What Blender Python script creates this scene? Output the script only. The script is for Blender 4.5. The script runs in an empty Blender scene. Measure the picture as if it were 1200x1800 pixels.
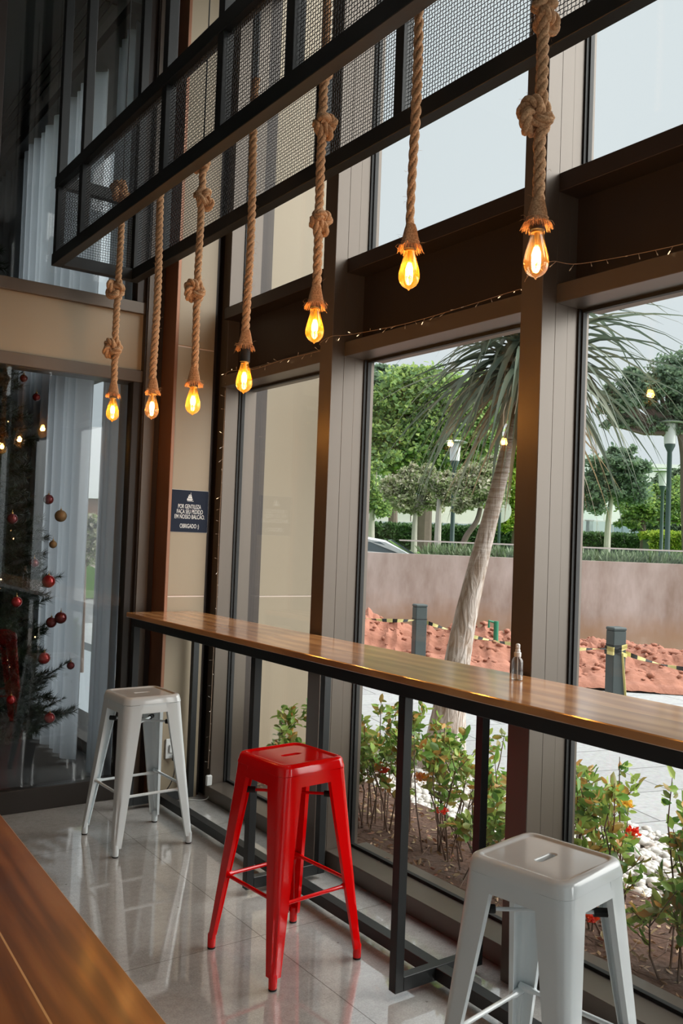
import bpy, math, random
import numpy as np
from mathutils import Vector, Matrix

random.seed(7)
rng = np.random.default_rng(7)
S = bpy.context.scene
COL = S.collection
PI = math.pi

# ------------------------------------------------------------------ camera
YAW, PITCH, ROLL, FPX = 0.6165, 0.0303, 0.0368, 1563.0
CAM = Vector((0, 0, 1.5))
_f = Vector((math.sin(YAW) * math.cos(PITCH), math.cos(YAW) * math.cos(PITCH), math.sin(PITCH)))
_r0 = Vector((math.cos(YAW), -math.sin(YAW), 0)); _u0 = _r0.cross(_f)
_r = _r0 * math.cos(ROLL) + _u0 * math.sin(ROLL)
_u = -_r0 * math.sin(ROLL) + _u0 * math.cos(ROLL)
cd = bpy.data.cameras.new('camera'); cam = bpy.data.objects.new('camera', cd); COL.objects.link(cam)
cam.matrix_world = Matrix(((_r.x, _u.x, -_f.x, CAM.x), (_r.y, _u.y, -_f.y, CAM.y), (_r.z, _u.z, -_f.z, CAM.z), (0, 0, 0, 1)))
cd.sensor_fit = 'VERTICAL'; cd.sensor_height = 36.0; cd.lens = FPX / 1800 * 36.0
cd.clip_start = 0.05; cd.clip_end = 500
S.camera = cam

# ------------------------------------------------------------------ light and exposure
S.view_settings.view_transform = 'Standard'; S.view_settings.look = 'None'
S.view_settings.exposure = 0.0; S.view_settings.gamma = 1.0; S.view_settings.use_curve_mapping = False
W = bpy.data.worlds.new('overcast_sky'); S.world = W; W.use_nodes = True
wn = W.node_tree.nodes; wl = W.node_tree.links
bg = wn['Background']
tc = wn.new('ShaderNodeTexCoord'); sx = wn.new('ShaderNodeSeparateXYZ'); cr = wn.new('ShaderNodeValToRGB')
wl.new(tc.outputs['Generated'], sx.inputs[0]); wl.new(sx.outputs['Z'], cr.inputs['Fac'])
cr.color_ramp.elements[0].position = 0.0; cr.color_ramp.elements[0].color = (0.30, 0.323, 0.335, 1)
cr.color_ramp.elements[1].position = 0.95; cr.color_ramp.elements[1].color = (1.0, 1.0, 1.0, 1)
e = cr.color_ramp.elements.new(0.55); e.color = (0.31, 0.333, 0.345, 1)
dt = wn.new('ShaderNodeVectorMath'); dt.operation = 'DOT_PRODUCT'; _s = Vector((.70, -.50, .52)).normalized(); dt.inputs[1].default_value = tuple(_s)
wl.new(tc.outputs['Generated'], dt.inputs[0])
mr = wn.new('ShaderNodeMapRange'); mr.interpolation_type = 'SMOOTHSTEP'; mr.inputs[1].default_value = .60; mr.inputs[2].default_value = 1.0; mr.inputs[3].default_value = 0; mr.inputs[4].default_value = 2.4
wl.new(dt.outputs['Value'], mr.inputs[0])
ad = wn.new('ShaderNodeMix'); ad.data_type = 'RGBA'; ad.blend_type = 'ADD'; ad.clamp_factor = False; ad.inputs[7].default_value = (1.0, .97, .93, 1)
wl.new(mr.outputs[0], ad.inputs[0]); wl.new(cr.outputs['Color'], ad.inputs[6])
wl.new(ad.outputs[2], bg.inputs['Color']); bg.inputs['Strength'].default_value = 2.55
S.cycles.max_bounces = 10; S.cycles.diffuse_bounces = 5; S.cycles.glossy_bounces = 5
S.cycles.transparent_max_bounces = 24; S.cycles.sample_clamp_indirect = 6.0
S.cycles.caustics_reflective = False; S.cycles.caustics_refractive = False

# ------------------------------------------------------------------ helpers
def at(px, py, D):
    return CAM + (_f + _r * ((px - 600) / FPX) - _u * ((py - 900) / FPX)) * D

class MB:
    def __init__(s): s.v = []; s.f = []; s.n = 0
    def add(s, verts, faces):
        o = s.n; s.v.extend([tuple(p) for p in verts]); s.n += len(verts)
        s.f.extend([tuple(i + o for i in f) for f in faces]); return s
    def box(s, x0, x1, y0, y1, z0, z1, M=None):
        vs = [(x, y, z) for z in (z0, z1) for y in (y0, y1) for x in (x0, x1)]
        if M is not None: vs = [tuple(M @ Vector(p)) for p in vs]
        return s.add(vs, [(0, 2, 3, 1), (4, 5, 7, 6), (0, 1, 5, 4), (2, 6, 7, 3), (0, 4, 6, 2), (1, 3, 7, 5)])
    def bbox(s, x0, x1, y0, y1, z0, z1, b=0.003, M=None):   # chamfered box
        X = (x0, x1); Y = (y0, y1); Z = (z0, z1); vs = []; idx = {}
        for i in (0, 1):
            for j in (0, 1):
                for k in (0, 1):
                    sx_, sy_, sz_ = (1 if i == 0 else -1), (1 if j == 0 else -1), (1 if k == 0 else -1)
                    for a in range(3):
                        p = [X[i] + sx_ * b, Y[j] + sy_ * b, Z[k] + sz_ * b]
                        p[a] = (X[i], Y[j], Z[k])[a]
                        idx[(i, j, k, a)] = len(vs); vs.append(p)
        F = []
        for a in range(3):
            o1, o2 = [q for q in range(3) if q != a]
            for e_ in (0, 1):
                loop = []
                for (m, n) in ((0, 0), (1, 0), (1, 1), (0, 1)):
                    c = [0, 0, 0]; c[a] = e_; c[o1] = m; c[o2] = n
                    loop.append(idx[(c[0], c[1], c[2], a)])
                F.append(loop)
        for a in range(3):   # edges along axis a
            o1, o2 = [q for q in range(3) if q != a]
            for m in (0, 1):
                for n in (0, 1):
                    c0 = [0, 0, 0]; c1 = [0, 0, 0]; c0[o1] = c1[o1] = m; c0[o2] = c1[o2] = n; c1[a] = 1
                    F.append([idx[(*c0, o1)], idx[(*c1, o1)], idx[(*c1, o2)], idx[(*c0, o2)]])
        for i in (0, 1):
            for j in (0, 1):
                for k in (0, 1): F.append([idx[(i, j, k, a)] for a in range(3)])
        if M is not None: vs = [tuple(M @ Vector(p)) for p in vs]
        return s.add(vs, F)
    def bar(s, a, b, w, h=None, up=(0, 0, 1)):
        a = Vector(a); b = Vector(b); h = h or w; d = (b - a).normalized(); up = Vector(up)
        if abs(d.dot(up)) > .99: up = Vector((1, 0, 0))
        r = d.cross(up).normalized(); u = r.cross(d)
        vs = []
        for p in (a, b):
            for (i, j) in ((-1, -1), (1, -1), (1, 1), (-1, 1)): vs.append(p + r * (i * w / 2) + u * (j * h / 2))
        return s.add(vs, [(0, 1, 2, 3), (7, 6, 5, 4), (0, 4, 5, 1), (1, 5, 6, 2), (2, 6, 7, 3), (3, 7, 4, 0)])
    def tube(s, pts, rad, n=8, cap=True):
        pts = [Vector(p) for p in pts]; N = len(pts)
        if not hasattr(rad, '__len__'): rad = [rad] * N
        t = [(pts[min(i + 1, N - 1)] - pts[max(i - 1, 0)]).normalized() for i in range(N)]
        ref = Vector((0, 0, 1)) if abs(t[0].z) < .9 else Vector((1, 0, 0))
        nrm = (ref - t[0] * ref.dot(t[0])).normalized(); vs = []
        for i in range(N):
            nrm = (nrm - t[i] * nrm.dot(t[i]))
            nrm = nrm.normalized() if nrm.length > 1e-6 else t[i].orthogonal().normalized()
            bn = t[i].cross(nrm)
            for k in range(n):
                a = 2 * PI * k / n; vs.append(pts[i] + (nrm * math.cos(a) + bn * math.sin(a)) * rad[i])
        F = [(i * n + k, i * n + (k + 1) % n, (i + 1) * n + (k + 1) % n, (i + 1) * n + k) for i in range(N - 1) for k in range(n)]
        if cap: F.append(tuple(range(n - 1, -1, -1))); F.append(tuple((N - 1) * n + k for k in range(n)))
        return s.add(vs, F)
    def lathe(s, prof, c=(0, 0, 0), n=24, cap=(True, True)):
        vs = [(c[0] + r * math.cos(2 * PI * k / n), c[1] + r * math.sin(2 * PI * k / n), c[2] + z) for r, z in prof for k in range(n)]
        F = [(i * n + k, i * n + (k + 1) % n, (i + 1) * n + (k + 1) % n, (i + 1) * n + k) for i in range(len(prof) - 1) for k in range(n)]
        if cap[0]: F.append(tuple(range(n - 1, -1, -1)))
        if cap[1]: F.append(tuple((len(prof) - 1) * n + k for k in range(n)))
        return s.add(vs, F)
    def loops(s, Ls, closed=True, caps=(False, False)):
        n = len(Ls[0]); vs = [p for L in Ls for p in L]; m = n if closed else n - 1
        F = [(i * n + k, i * n + (k + 1) % n, (i + 1) * n + (k + 1) % n, (i + 1) * n + k) for i in range(len(Ls) - 1) for k in range(m)]
        if caps[0]: F.append(tuple(range(n - 1, -1, -1)))
        if caps[1]: F.append(tuple((len(Ls) - 1) * n + k for k in range(n)))
        return s.add(vs, F)
    def sphere(s, c, r, nu=12, nv=8, sc=(1, 1, 1)):
        pr = [(max(1e-4, math.sin(PI * i / nv)), -math.cos(PI * i / nv)) for i in range(nv + 1)]
        vs = [(c[0] + sc[0] * r * q * math.cos(2 * PI * k / nu), c[1] + sc[1] * r * q * math.sin(2 * PI * k / nu), c[2] + sc[2] * r * z) for q, z in pr for k in range(nu)]
        F = [(i * nu + k, i * nu + (k + 1) % nu, (i + 1) * nu + (k + 1) % nu, (i + 1) * nu + k) for i in range(nv) for k in range(nu)]
        return s.add(vs, F)
    def build(s, name, mat, parent=None, smooth=True, angle=35):
        me = bpy.data.meshes.new(name); me.from_pydata(s.v, [], s.f); me.update()
        return link(name, me, mat, parent, smooth, angle)

def link(name, me, mat, parent=None, smooth=True, angle=35):
    me.materials.append(mat)
    if smooth:
        me.polygons.foreach_set('use_smooth', [True] * len(me.polygons)); me.set_sharp_from_angle(angle=math.radians(angle))
    o = bpy.data.objects.new(name, me); COL.objects.link(o)
    if parent: o.parent = parent
    return o

def npmesh(name, V, F, mat, parent=None):
    """fast mesh from numpy arrays, F (n,3) or (n,4)"""
    me = bpy.data.meshes.new(name); k = F.shape[1]
    me.vertices.add(len(V)); me.vertices.foreach_set('co', V.astype(np.float32).ravel())
    me.loops.add(F.size); me.loops.foreach_set('vertex_index', F.astype(np.int32).ravel())
    me.polygons.add(len(F)); me.polygons.foreach_set('loop_start', np.arange(0, F.size, k, dtype=np.int32))
    me.update(calc_edges=True); me.validate()
    me.materials.append(mat)
    o = bpy.data.objects.new(name, me); COL.objects.link(o)
    if parent: o.parent = parent
    return o

def tag(o, label=None, cat=None, group=None, kind=None):
    if label: o['label'] = label
    if cat: o['category'] = cat
    if group: o['group'] = group
    if kind: o['kind'] = kind
    return o
def empty(name, loc=(0, 0, 0), rz=0.0, label=None, cat=None, group=None, kind=None):
    o = bpy.data.objects.new(name, None); COL.objects.link(o); o.location = loc; o.rotation_euler = (0, 0, rz)
    o.empty_display_size = .05
    return tag(o, label, cat, group, kind)
def struct(o): o['kind'] = 'structure'; return o
def copy_tree(o, parent=None):
    c = o.copy(); COL.objects.link(c)
    if parent is not None: c.parent = parent
    for ch in [x for x in o.children]: copy_tree(ch, c)
    return c

# ------------------------------------------------------------------ materials
def base(name):
    m = bpy.data.materials.new(name); m.use_nodes = True; nt = m.node_tree
    return m, nt, nt.nodes, nt.links, nt.nodes['Principled BSDF']
def P(name, col, rough=.5, metal=0.0, spec=.5, noise=0.0, nscale=8.0, bump=0.0, bscale=60.0, coat=0.0, stretch=(1, 1, 1), col2=None, rvar=0.0):
    m, nt, N, L, b = base(name)
    b.inputs['Base Color'].default_value = (*col, 1); b.inputs['Roughness'].default_value = rough
    b.inputs['Metallic'].default_value = metal; b.inputs['Specular IOR Level'].default_value = spec
    b.inputs['Coat Weight'].default_value = coat; b.inputs['Coat Roughness'].default_value = .08
    t = N.new('ShaderNodeTexCoord'); mp = N.new('ShaderNodeMapping'); mp.inputs['Scale'].default_value = stretch
    L.new(t.outputs['Object'], mp.inputs[0])
    nz = N.new('ShaderNodeTexNoise'); nz.inputs['Scale'].default_value = nscale; nz.inputs['Detail'].default_value = 6
    L.new(mp.outputs[0], nz.inputs['Vector'])
    mx = N.new('ShaderNodeMix'); mx.data_type = 'RGBA'
    c2 = col2 or tuple(max(0, c * (1 - noise)) for c in col)
    c1 = col if col2 else tuple(min(1, c * (1 + noise)) for c in col)
    mx.inputs[6].default_value = (*c1, 1); mx.inputs[7].default_value = (*c2, 1)
    L.new(nz.outputs['Fac'], mx.inputs[0]); L.new(mx.outputs[2], b.inputs['Base Color'])
    if rvar:
        mr = N.new('ShaderNodeMapRange'); mr.inputs[3].default_value = rough - rvar; mr.inputs[4].default_value = rough + rvar
        L.new(nz.outputs['Fac'], mr.inputs[0]); L.new(mr.outputs[0], b.inputs['Roughness'])
    if bump:
        n2 = N.new('ShaderNodeTexNoise'); n2.inputs['Scale'].default_value = bscale; n2.inputs['Detail'].default_value = 4
        L.new(mp.outputs[0], n2.inputs['Vector'])
        bp = N.new('ShaderNodeBump'); bp.inputs['Strength'].default_value = bump; bp.inputs['Distance'].default_value = .01
        L.new(n2.outputs['Fac'], bp.inputs['Height']); L.new(bp.outputs[0], b.inputs['Normal'])
    return m
def glass(name, tint=(1, 1, 1), f0=.06, rough=0.0, power=5.0, coat=0.0, coatcol=(1, .5, .1)):
    """thin sheet glass: transparent with a mirror reflection that grows at grazing angles"""
    m = bpy.data.materials.new(name); m.use_nodes = True; nt = m.node_tree; N = nt.nodes; L = nt.links
    N.remove(N['Principled BSDF']); out = N['Material Output']
    g = N.new('ShaderNodeNewGeometry'); d = N.new('ShaderNodeVectorMath'); d.operation = 'DOT_PRODUCT'
    L.new(g.outputs['Normal'], d.inputs[0]); L.new(g.outputs['Incoming'], d.inputs[1])
    def mth(op, a, b):
        n = N.new('ShaderNodeMath'); n.operation = op
        for i, q in enumerate((a, b)):
            if q is None: continue
            if isinstance(q, (int, float)): n.inputs[i].default_value = q
            else: L.new(q, n.inputs[i])
        return n.outputs[0]
    ab = mth('ABSOLUTE', d.outputs['Value'], None); om = mth('SUBTRACT', 1.0, ab); pw = mth('POWER', om, power)
    fr = mth('ADD', mth('MULTIPLY', pw, 1 - f0), f0)
    tr = N.new('ShaderNodeBsdfTransparent'); tr.inputs[0].default_value = (*tint, 1)
    gl = N.new('ShaderNodeBsdfGlossy'); gl.inputs['Roughness'].default_value = rough
    mx = N.new('ShaderNodeMixShader'); L.new(fr, mx.inputs[0]); L.new(tr.outputs[0], mx.inputs[1]); L.new(gl.outputs[0], mx.inputs[2])
    if coat:
        tl = N.new('ShaderNodeBsdfTranslucent'); tl.inputs[0].default_value = (*coatcol, 1)
        m2 = N.new('ShaderNodeMixShader'); m2.inputs[0].default_value = coat; L.new(mx.outputs[0], m2.inputs[1]); L.new(tl.outputs[0], m2.inputs[2]); mx = m2
    L.new(mx.outputs[0], out.inputs[0]); return m
def emit(name, col, st):
    m = bpy.data.materials.new(name); m.use_nodes = True; N = m.node_tree.nodes; L = m.node_tree.links
    N.remove(N['Principled BSDF']); e = N.new('ShaderNodeEmission'); e.inputs[0].default_value = (*col, 1); e.inputs[1].default_value = st
    L.new(e.outputs[0], N['Material Output'].inputs[0]); return m
def leafmat(name, cols, transl=.35, rough=.45):
    m, nt, N, L, b = base(name)
    g = N.new('ShaderNodeNewGeometry'); r = N.new('ShaderNodeValToRGB'); r.color_ramp.interpolation = 'LINEAR'
    el = r.color_ramp.elements
    while len(el) < len(cols): el.new(.5)
    for i, c in enumerate(cols): el[i].position = i / (len(cols) - 1); el[i].color = (*c, 1)
    L.new(g.outputs['Random Per Island'], r.inputs[0]); L.new(r.outputs[0], b.inputs['Base Color'])
    b.inputs['Roughness'].default_value = rough; b.inputs['Specular IOR Level'].default_value = .35
    t = N.new('ShaderNodeBsdfTranslucent'); L.new(r.outputs[0], t.inputs[0])
    mx = N.new('ShaderNodeMixShader'); mx.inputs[0].default_value = transl
    L.new(b.outputs[0], mx.inputs[1]); L.new(t.outputs[0], mx.inputs[2]); L.new(mx.outputs[0], N['Material Output'].inputs[0])
    return m
def wood(name, c1, c2, c3, rough=.3, scale=1.0, boards=0.0, knots=True, coat=.3, seam=(.02, .01, .006), coat_ior=1.5):
    """grain runs along object Y; boards = board width across X (0: none)"""
    m, nt, N, L, b = base(name)
    t = N.new('ShaderNodeTexCoord'); src = t.outputs['Object']
    sp = N.new('ShaderNodeSeparateXYZ'); L.new(src, sp.inputs[0])
    def mth(op, a, bb=None):
        n = N.new('ShaderNodeMath'); n.operation = op
        for i, q in enumerate((a, bb)):
            if q is None: continue
            if isinstance(q, (int, float)): n.inputs[i].default_value = q
            else: L.new(q, n.inputs[i])
        return n.outputs[0]
    vec = src
    if boards:
        q = mth('DIVIDE', sp.outputs['X'], boards); fl = mth('FLOOR', q); fr = mth('FRACT', q)
        off = mth('MULTIPLY', fl, 3.7); cb = N.new('ShaderNodeCombineXYZ')
        L.new(sp.outputs['X'], cb.inputs[0]); L.new(mth('ADD', sp.outputs['Y'], off), cb.inputs[1]); L.new(mth('ADD', sp.outputs['Z'], off), cb.inputs[2])
        vec = cb.outputs[0]
    mp = N.new('ShaderNodeMapping'); mp.inputs['Scale'].default_value = (9 * scale, (1.1 if scale > .6 else 2.6) * scale, 9 * scale); L.new(vec, mp.inputs[0])
    n1 = N.new('ShaderNodeTexNoise'); n1.inputs['Scale'].default_value = 1.6; n1.inputs['Detail'].default_value = 5; n1.inputs['Distortion'].default_value = 1.2
    L.new(mp.outputs[0], n1.inputs['Vector'])
    wv = N.new('ShaderNodeTexWave'); wv.bands_direction = 'X'; wv.inputs['Scale'].default_value = .9; wv.inputs['Distortion'].default_value = 7; wv.inputs['Detail'].default_value = 3; wv.inputs['Detail Scale'].default_value = 1.2
    L.new(mp.outputs[0], wv.inputs['Vector'])
    fine = N.new('ShaderNodeTexNoise'); m2 = N.new('ShaderNodeMapping'); m2.inputs['Scale'].default_value = (70 if scale > .6 else 34, 3, 70); L.new(vec, m2.inputs[0]); L.new(m2.outputs[0], fine.inputs['Vector']); fine.inputs['Scale'].default_value = 1.0
    mixf = mth('ADD', mth('MULTIPLY', n1.outputs['Fac'], .62), mth('ADD', mth('MULTIPLY', wv.outputs['Fac'], .16), mth('MULTIPLY', fine.outputs['Fac'], .20 if scale > .6 else .08)))
    r = N.new('ShaderNodeValToRGB'); el = r.color_ramp.elements; el[0].position = .36; el[0].color = (*c1, 1); el[1].position = .72; el[1].color = (*c3, 1); e2 = el.new(.53); e2.color = (*c2, 1)
    L.new(mixf, r.inputs[0]); colr = r.outputs[0]
    if knots:
        vo = N.new('ShaderNodeTexVoronoi'); m3 = N.new('ShaderNodeMapping'); m3.inputs['Scale'].default_value = (5, 1.3, 5); L.new(vec, m3.inputs[0]); L.new(m3.outputs[0], vo.inputs['Vector']); vo.inputs['Scale'].default_value = 1.0
        k = N.new('ShaderNodeMapRange'); k.inputs[1].default_value = .05; k.inputs[2].default_value = .12; L.new(vo.outputs['Distance'], k.inputs[0])
        mk = N.new('ShaderNodeMix'); mk.data_type = 'RGBA'; mk.inputs[6].default_value = (*[c * .35 for c in c1], 1); L.new(k.outputs[0], mk.inputs[0]); L.new(colr, mk.inputs[7]); colr = mk.outputs[2]
    if boards:
        wn_ = N.new('ShaderNodeTexWhiteNoise'); wn_.noise_dimensions = '1D'; L.new(fl, wn_.inputs['W'])
        hs = N.new('ShaderNodeHueSaturation'); L.new(colr, hs.inputs['Color']); L.new(mth('ADD', mth('MULTIPLY', wn_.outputs['Value'], .35), .82), hs.inputs['Value']); colr = hs.outputs[0]
        ed = mth('LESS_THAN', mth('ABSOLUTE', mth('SUBTRACT', fr, .5)), .488)
        ms = N.new('ShaderNodeMix'); ms.data_type = 'RGBA'; ms.inputs[6].default_value = (*seam, 1); L.new(ed, ms.inputs[0]); L.new(colr, ms.inputs[7]); colr = ms.outputs[2]
    L.new(colr, b.inputs['Base Color']); b.inputs['Roughness'].default_value = rough; b.inputs['Coat Weight'].default_value = coat; b.inputs['Coat Roughness'].default_value = .14; b.inputs['Coat IOR'].default_value = coat_ior
    bp = N.new('ShaderNodeBump'); bp.inputs['Strength'].default_value = .05; bp.inputs['Distance'].default_value = .0006; L.new(mixf, bp.inputs['Height']); L.new(bp.outputs[0], b.inputs['Normal'])
    return m

M = {}
M['black_steel'] = P('black_steel', (.011, .013, .014), .42, noise=.2, bump=.04, bscale=250)
M['mesh_steel'] = P('mesh_steel', (.012, .012, .013), .5, .3)
M['alu'] = P('bronze_aluminium', (.135, .110, .090), .36, .35, noise=.06, nscale=3, stretch=(4, 4, .4), bump=.02, bscale=300)
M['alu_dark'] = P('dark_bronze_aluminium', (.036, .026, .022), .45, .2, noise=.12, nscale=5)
M['gasket'] = P('black_rubber_gasket', (.008, .008, .008), .6)
M['copper'] = P('copper_edge', (.28, .13, .075), .4, .4, noise=.1)
M['beige'] = P('beige_cladding', (.33, .268, .185), .5, noise=.03, nscale=2)
M['beige_seam'] = P('pale_joint', (.75, .62, .55), .5)
M['white_paint'] = P('white_enamel', (.75, .80, .82), .10, noise=.02, nscale=5, spec=.75, rvar=.03)
M['red_paint'] = P('red_enamel', (.84, .0012, .002), .11, noise=.03, nscale=5, spec=.6)
M['rubber'] = P('black_rubber', (.01, .01, .01), .7)
M['bulb_glass'] = glass('amber_bulb_glass', (1.0, .86, .50), .05, 0, 3.0, .05, (1, .56, .07))
M['clear_bulb'] = glass('clear_bulb_glass', (1.0, .95, .84), .07, 0, 3.0, .018, (1, .6, .2))
M['brass'] = P('brass', (.55, .32, .10), .35, .9)
M['end_glass'] = glass('dark_end_glass', (.93, .95, .96), .065)
M['window_glass'] = glass('window_glass', (.97, .985, .98), .035)
M['filament'] = emit('glowing_filament', (1.0, .56, .18), 120)
M['mini'] = emit('mini_lamp', (1.0, .72, .42), 1.8)
M['tree_lamp'] = emit('tree_lamp', (1.0, .52, .20), 9)
M['mini_off'] = P('clear_plastic', (.75, .72, .66), .2)
M['wire'] = P('clear_wire', (.45, .33, .24), .35)
M['white_plastic'] = P('white_plastic', (.72, .73, .72), .4, noise=.03)
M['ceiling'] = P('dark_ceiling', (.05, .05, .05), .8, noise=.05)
M['inner_wall'] = P('plain_wall', (.30, .28, .26), .8, noise=.05)
M['bar_wood'] = wood('bar_top_wood', (.42, .17, .05), (.64, .31, .11), (.80, .44, .19), .38, .45, .215, True, 1.0, seam=(.30, .13, .05), coat_ior=1.95)
M['table_wood'] = wood('table_wood', (.10, .026, .008), (.21, .060, .014), (.30, .105, .028), .34, .8, .155, True, .1, seam=(.48, .24, .09))

def rope_mat():
    m, nt, N, L, b = base('jute_rope')
    t = N.new('ShaderNodeTexCoord'); nz = N.new('ShaderNodeTexNoise'); nz.inputs['Scale'].default_value = 220; nz.inputs['Detail'].default_value = 6
    L.new(t.outputs['Object'], nz.inputs['Vector']); r = N.new('ShaderNodeValToRGB')
    r.color_ramp.elements[0].position = .3; r.color_ramp.elements[0].color = (.34, .17, .08, 1); r.color_ramp.elements[1].position = .7; r.color_ramp.elements[1].color = (.74, .45, .25, 1)
    L.new(nz.outputs['Fac'], r.inputs[0]); L.new(r.outputs[0], b.inputs['Base Color']); b.inputs['Roughness'].default_value = .85; b.inputs['Specular IOR Level'].default_value = .2
    bp = N.new('ShaderNodeBump'); bp.inputs['Strength'].default_value = .6; bp.inputs['Distance'].default_value = .002; L.new(nz.outputs['Fac'], bp.inputs['Height']); L.new(bp.outputs[0], b.inputs['Normal'])
    return m
M['rope'] = rope_mat()

def floor_mat():
    m, nt, N, L, b = base('polished_granite_tiles')
    t = N.new('ShaderNodeTexCoord'); sp = N.new('ShaderNodeSeparateXYZ'); L.new(t.outputs['Object'], sp.inputs[0])
    def mth(op, a, bb=None):
        n = N.new('ShaderNodeMath'); n.operation = op
        for i, q in enumerate((a, bb)):
            if q is None: continue
            if isinstance(q, (int, float)): n.inputs[i].default_value = q
            else: L.new(q, n.inputs[i])
        return n.outputs[0]
    def seam(axis, off, size):
        f = mth('FRACT', mth('DIVIDE', mth('ADD', mth('SUBTRACT', axis, off), 100 * size + size / 2), size))
        return mth('LESS_THAN', mth('ABSOLUTE', mth('SUBTRACT', f, .5)), .0016 / size)
    s = mth('MAXIMUM', seam(sp.outputs['X'], 1.758, 1.23), seam(sp.outputs['Y'], 2.905, 1.23))
    n1 = N.new('ShaderNodeTexNoise'); n1.inputs['Scale'].default_value = 3.0; n1.inputs['Detail'].default_value = 8; n1.inputs['Roughness'].default_value = .7; L.new(t.outputs['Object'], n1.inputs['Vector'])
    n2 = N.new('ShaderNodeTexNoise'); n2.inputs['Scale'].default_value = 170; n2.inputs['Detail'].default_value = 3; L.new(t.outputs['Object'], n2.inputs['Vector'])
    r1 = N.new('ShaderNodeValToRGB'); r1.color_ramp.elements[0].position = .3; r1.color_ramp.elements[0].color = (.27, .26, .245, 1); r1.color_ramp.elements[1].position = .68; r1.color_ramp.elements[1].color = (.62, .61, .59, 1)
    n3 = N.new('ShaderNodeTexNoise'); n3.inputs['Scale'].default_value = 38; n3.inputs['Detail'].default_value = 6; n3.inputs['Roughness'].default_value = .75; L.new(t.outputs['Object'], n3.inputs['Vector'])
    L.new(mth('ADD', mth('MULTIPLY', n1.outputs['Fac'], .36), mth('ADD', mth('MULTIPLY', n3.outputs['Fac'], .34), mth('MULTIPLY', n2.outputs['Fac'], .30))), r1.inputs[0])
    b.inputs['Coat Weight'].default_value = .85; b.inputs['Coat IOR'].default_value = 1.75; b.inputs['Coat Roughness'].default_value = .03
    v = N.new('ShaderNodeTexVoronoi'); v.inputs['Scale'].default_value = 9; L.new(t.outputs['Object'], v.inputs['Vector'])
    sk = mth('LESS_THAN', v.outputs['Distance'], .045)
    m1 = N.new('ShaderNodeMix'); m1.data_type = 'RGBA'; m1.inputs[7].default_value = (.12, .10, .085, 1); L.new(mth('MULTIPLY', sk, .6), m1.inputs[0]); L.new(r1.outputs[0], m1.inputs[6])
    m2 = N.new('ShaderNodeMix'); m2.data_type = 'RGBA'; m2.inputs[7].default_value = (.10, .085, .07, 1); L.new(s, m2.inputs[0]); L.new(m1.outputs[2], m2.inputs[6])
    L.new(m2.outputs[2], b.inputs['Base Color'])
    rr = N.new('ShaderNodeMapRange'); rr.inputs[3].default_value = .03; rr.inputs[4].default_value = .10; L.new(n1.outputs['Fac'], rr.inputs[0])
    L.new(mth('ADD', rr.outputs[0], mth('MULTIPLY', s, .5)), b.inputs['Roughness'])
    b.inputs['Specular IOR Level'].default_value = .9
    bp = N.new('ShaderNodeBump'); bp.inputs['Strength'].default_value = .25; bp.inputs['Distance'].default_value = .002; bp.invert = True; L.new(s, bp.inputs['Height']); L.new(bp.outputs[0], b.inputs['Normal'])
    return m
M['floor'] = floor_mat()

# ------------------------------------------------------------------ large structure: floor, ceiling, walls
XM, XS, XG = 2.294, 2.362, 2.505          # mullion front, sill/transom front, glass
YW = 4.82                                  # glazed end wall
H = 4.8
ADJ = 10.5                                 # far end of the adjoining room
o = struct(MB().box(-4, 2.60, -4, 4.87, -.12, 0).build('floor', M['floor'], smooth=False))
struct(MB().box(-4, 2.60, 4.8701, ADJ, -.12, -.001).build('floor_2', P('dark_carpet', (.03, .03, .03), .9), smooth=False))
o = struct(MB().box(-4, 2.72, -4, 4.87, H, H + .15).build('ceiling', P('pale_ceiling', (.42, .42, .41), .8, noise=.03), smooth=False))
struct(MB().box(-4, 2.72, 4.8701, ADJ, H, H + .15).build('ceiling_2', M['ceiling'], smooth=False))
struct(MB().box(-4.15, -4, -4, 4.87, 0, H).build('wall_left', M['inner_wall'], smooth=False))
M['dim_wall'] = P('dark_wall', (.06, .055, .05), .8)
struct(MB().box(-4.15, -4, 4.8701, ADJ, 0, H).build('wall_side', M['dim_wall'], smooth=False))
fw = MB(); fw.box(-4.15, -1.2, -4.15, -4, 0, H); fw.box(-1.2, 2.72, -4.15, -4, 4.5, H); fw.box(-1.2, 2.72, -4.15, -4, 0, .1)
struct(fw.build('wall_front', M['inner_wall'], smooth=False))
o = struct(MB().box(-1.2, 2.60, -4.08, -4.07, .1, 4.5).build('window_20', M['window_glass'], smooth=False))  # unseen glazing added behind the camera to let in fill daylight
fw = MB()
for x in (-1.2, .05, 1.3, 2.5): fw.bbox(x, x + .06, -4.12, -4.03, .1, 4.5, .002)
fw.bbox(-1.14, 2.5, -4.12, -4.03, 2.6, 2.8, .002); fw.build('window_frame', M['alu_dark'], o, smooth=False)
struct(MB().box(-4.15, 2.72, ADJ, ADJ + .15, 0, H).build('wall_far', M['dim_wall'], smooth=False))

# mullions of the window wall
MY = [3.359, 2.091, .823, -.445, -1.713, -2.981]
TM = .10
def mullion(y, idx):
    mb = MB()
    mb.bbox(XM, XM + .070, y, y + TM, 0, H, .002)
    mb.bbox(XM + .0702, XG - .078, y + .0004, y + TM, 0, H, .0006)
    mb.bbox(XG - .0778, XG - .026, y + .0008, y + TM, 0, H, .0006)
    mb.box(XG + .01, XG + .035, y, y + TM, 0, H)
    o = mb.build('trim_%d' % idx, M['alu'], smooth=False); struct(o)
    MB().box(XG - .0255, XG + .0095, y - .006, y + TM + .006, 0, H).build('gasket', M['gasket'], o, smooth=False)
    return o
for i, y in enumerate(MY): mullion(y, i + 1)
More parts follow.
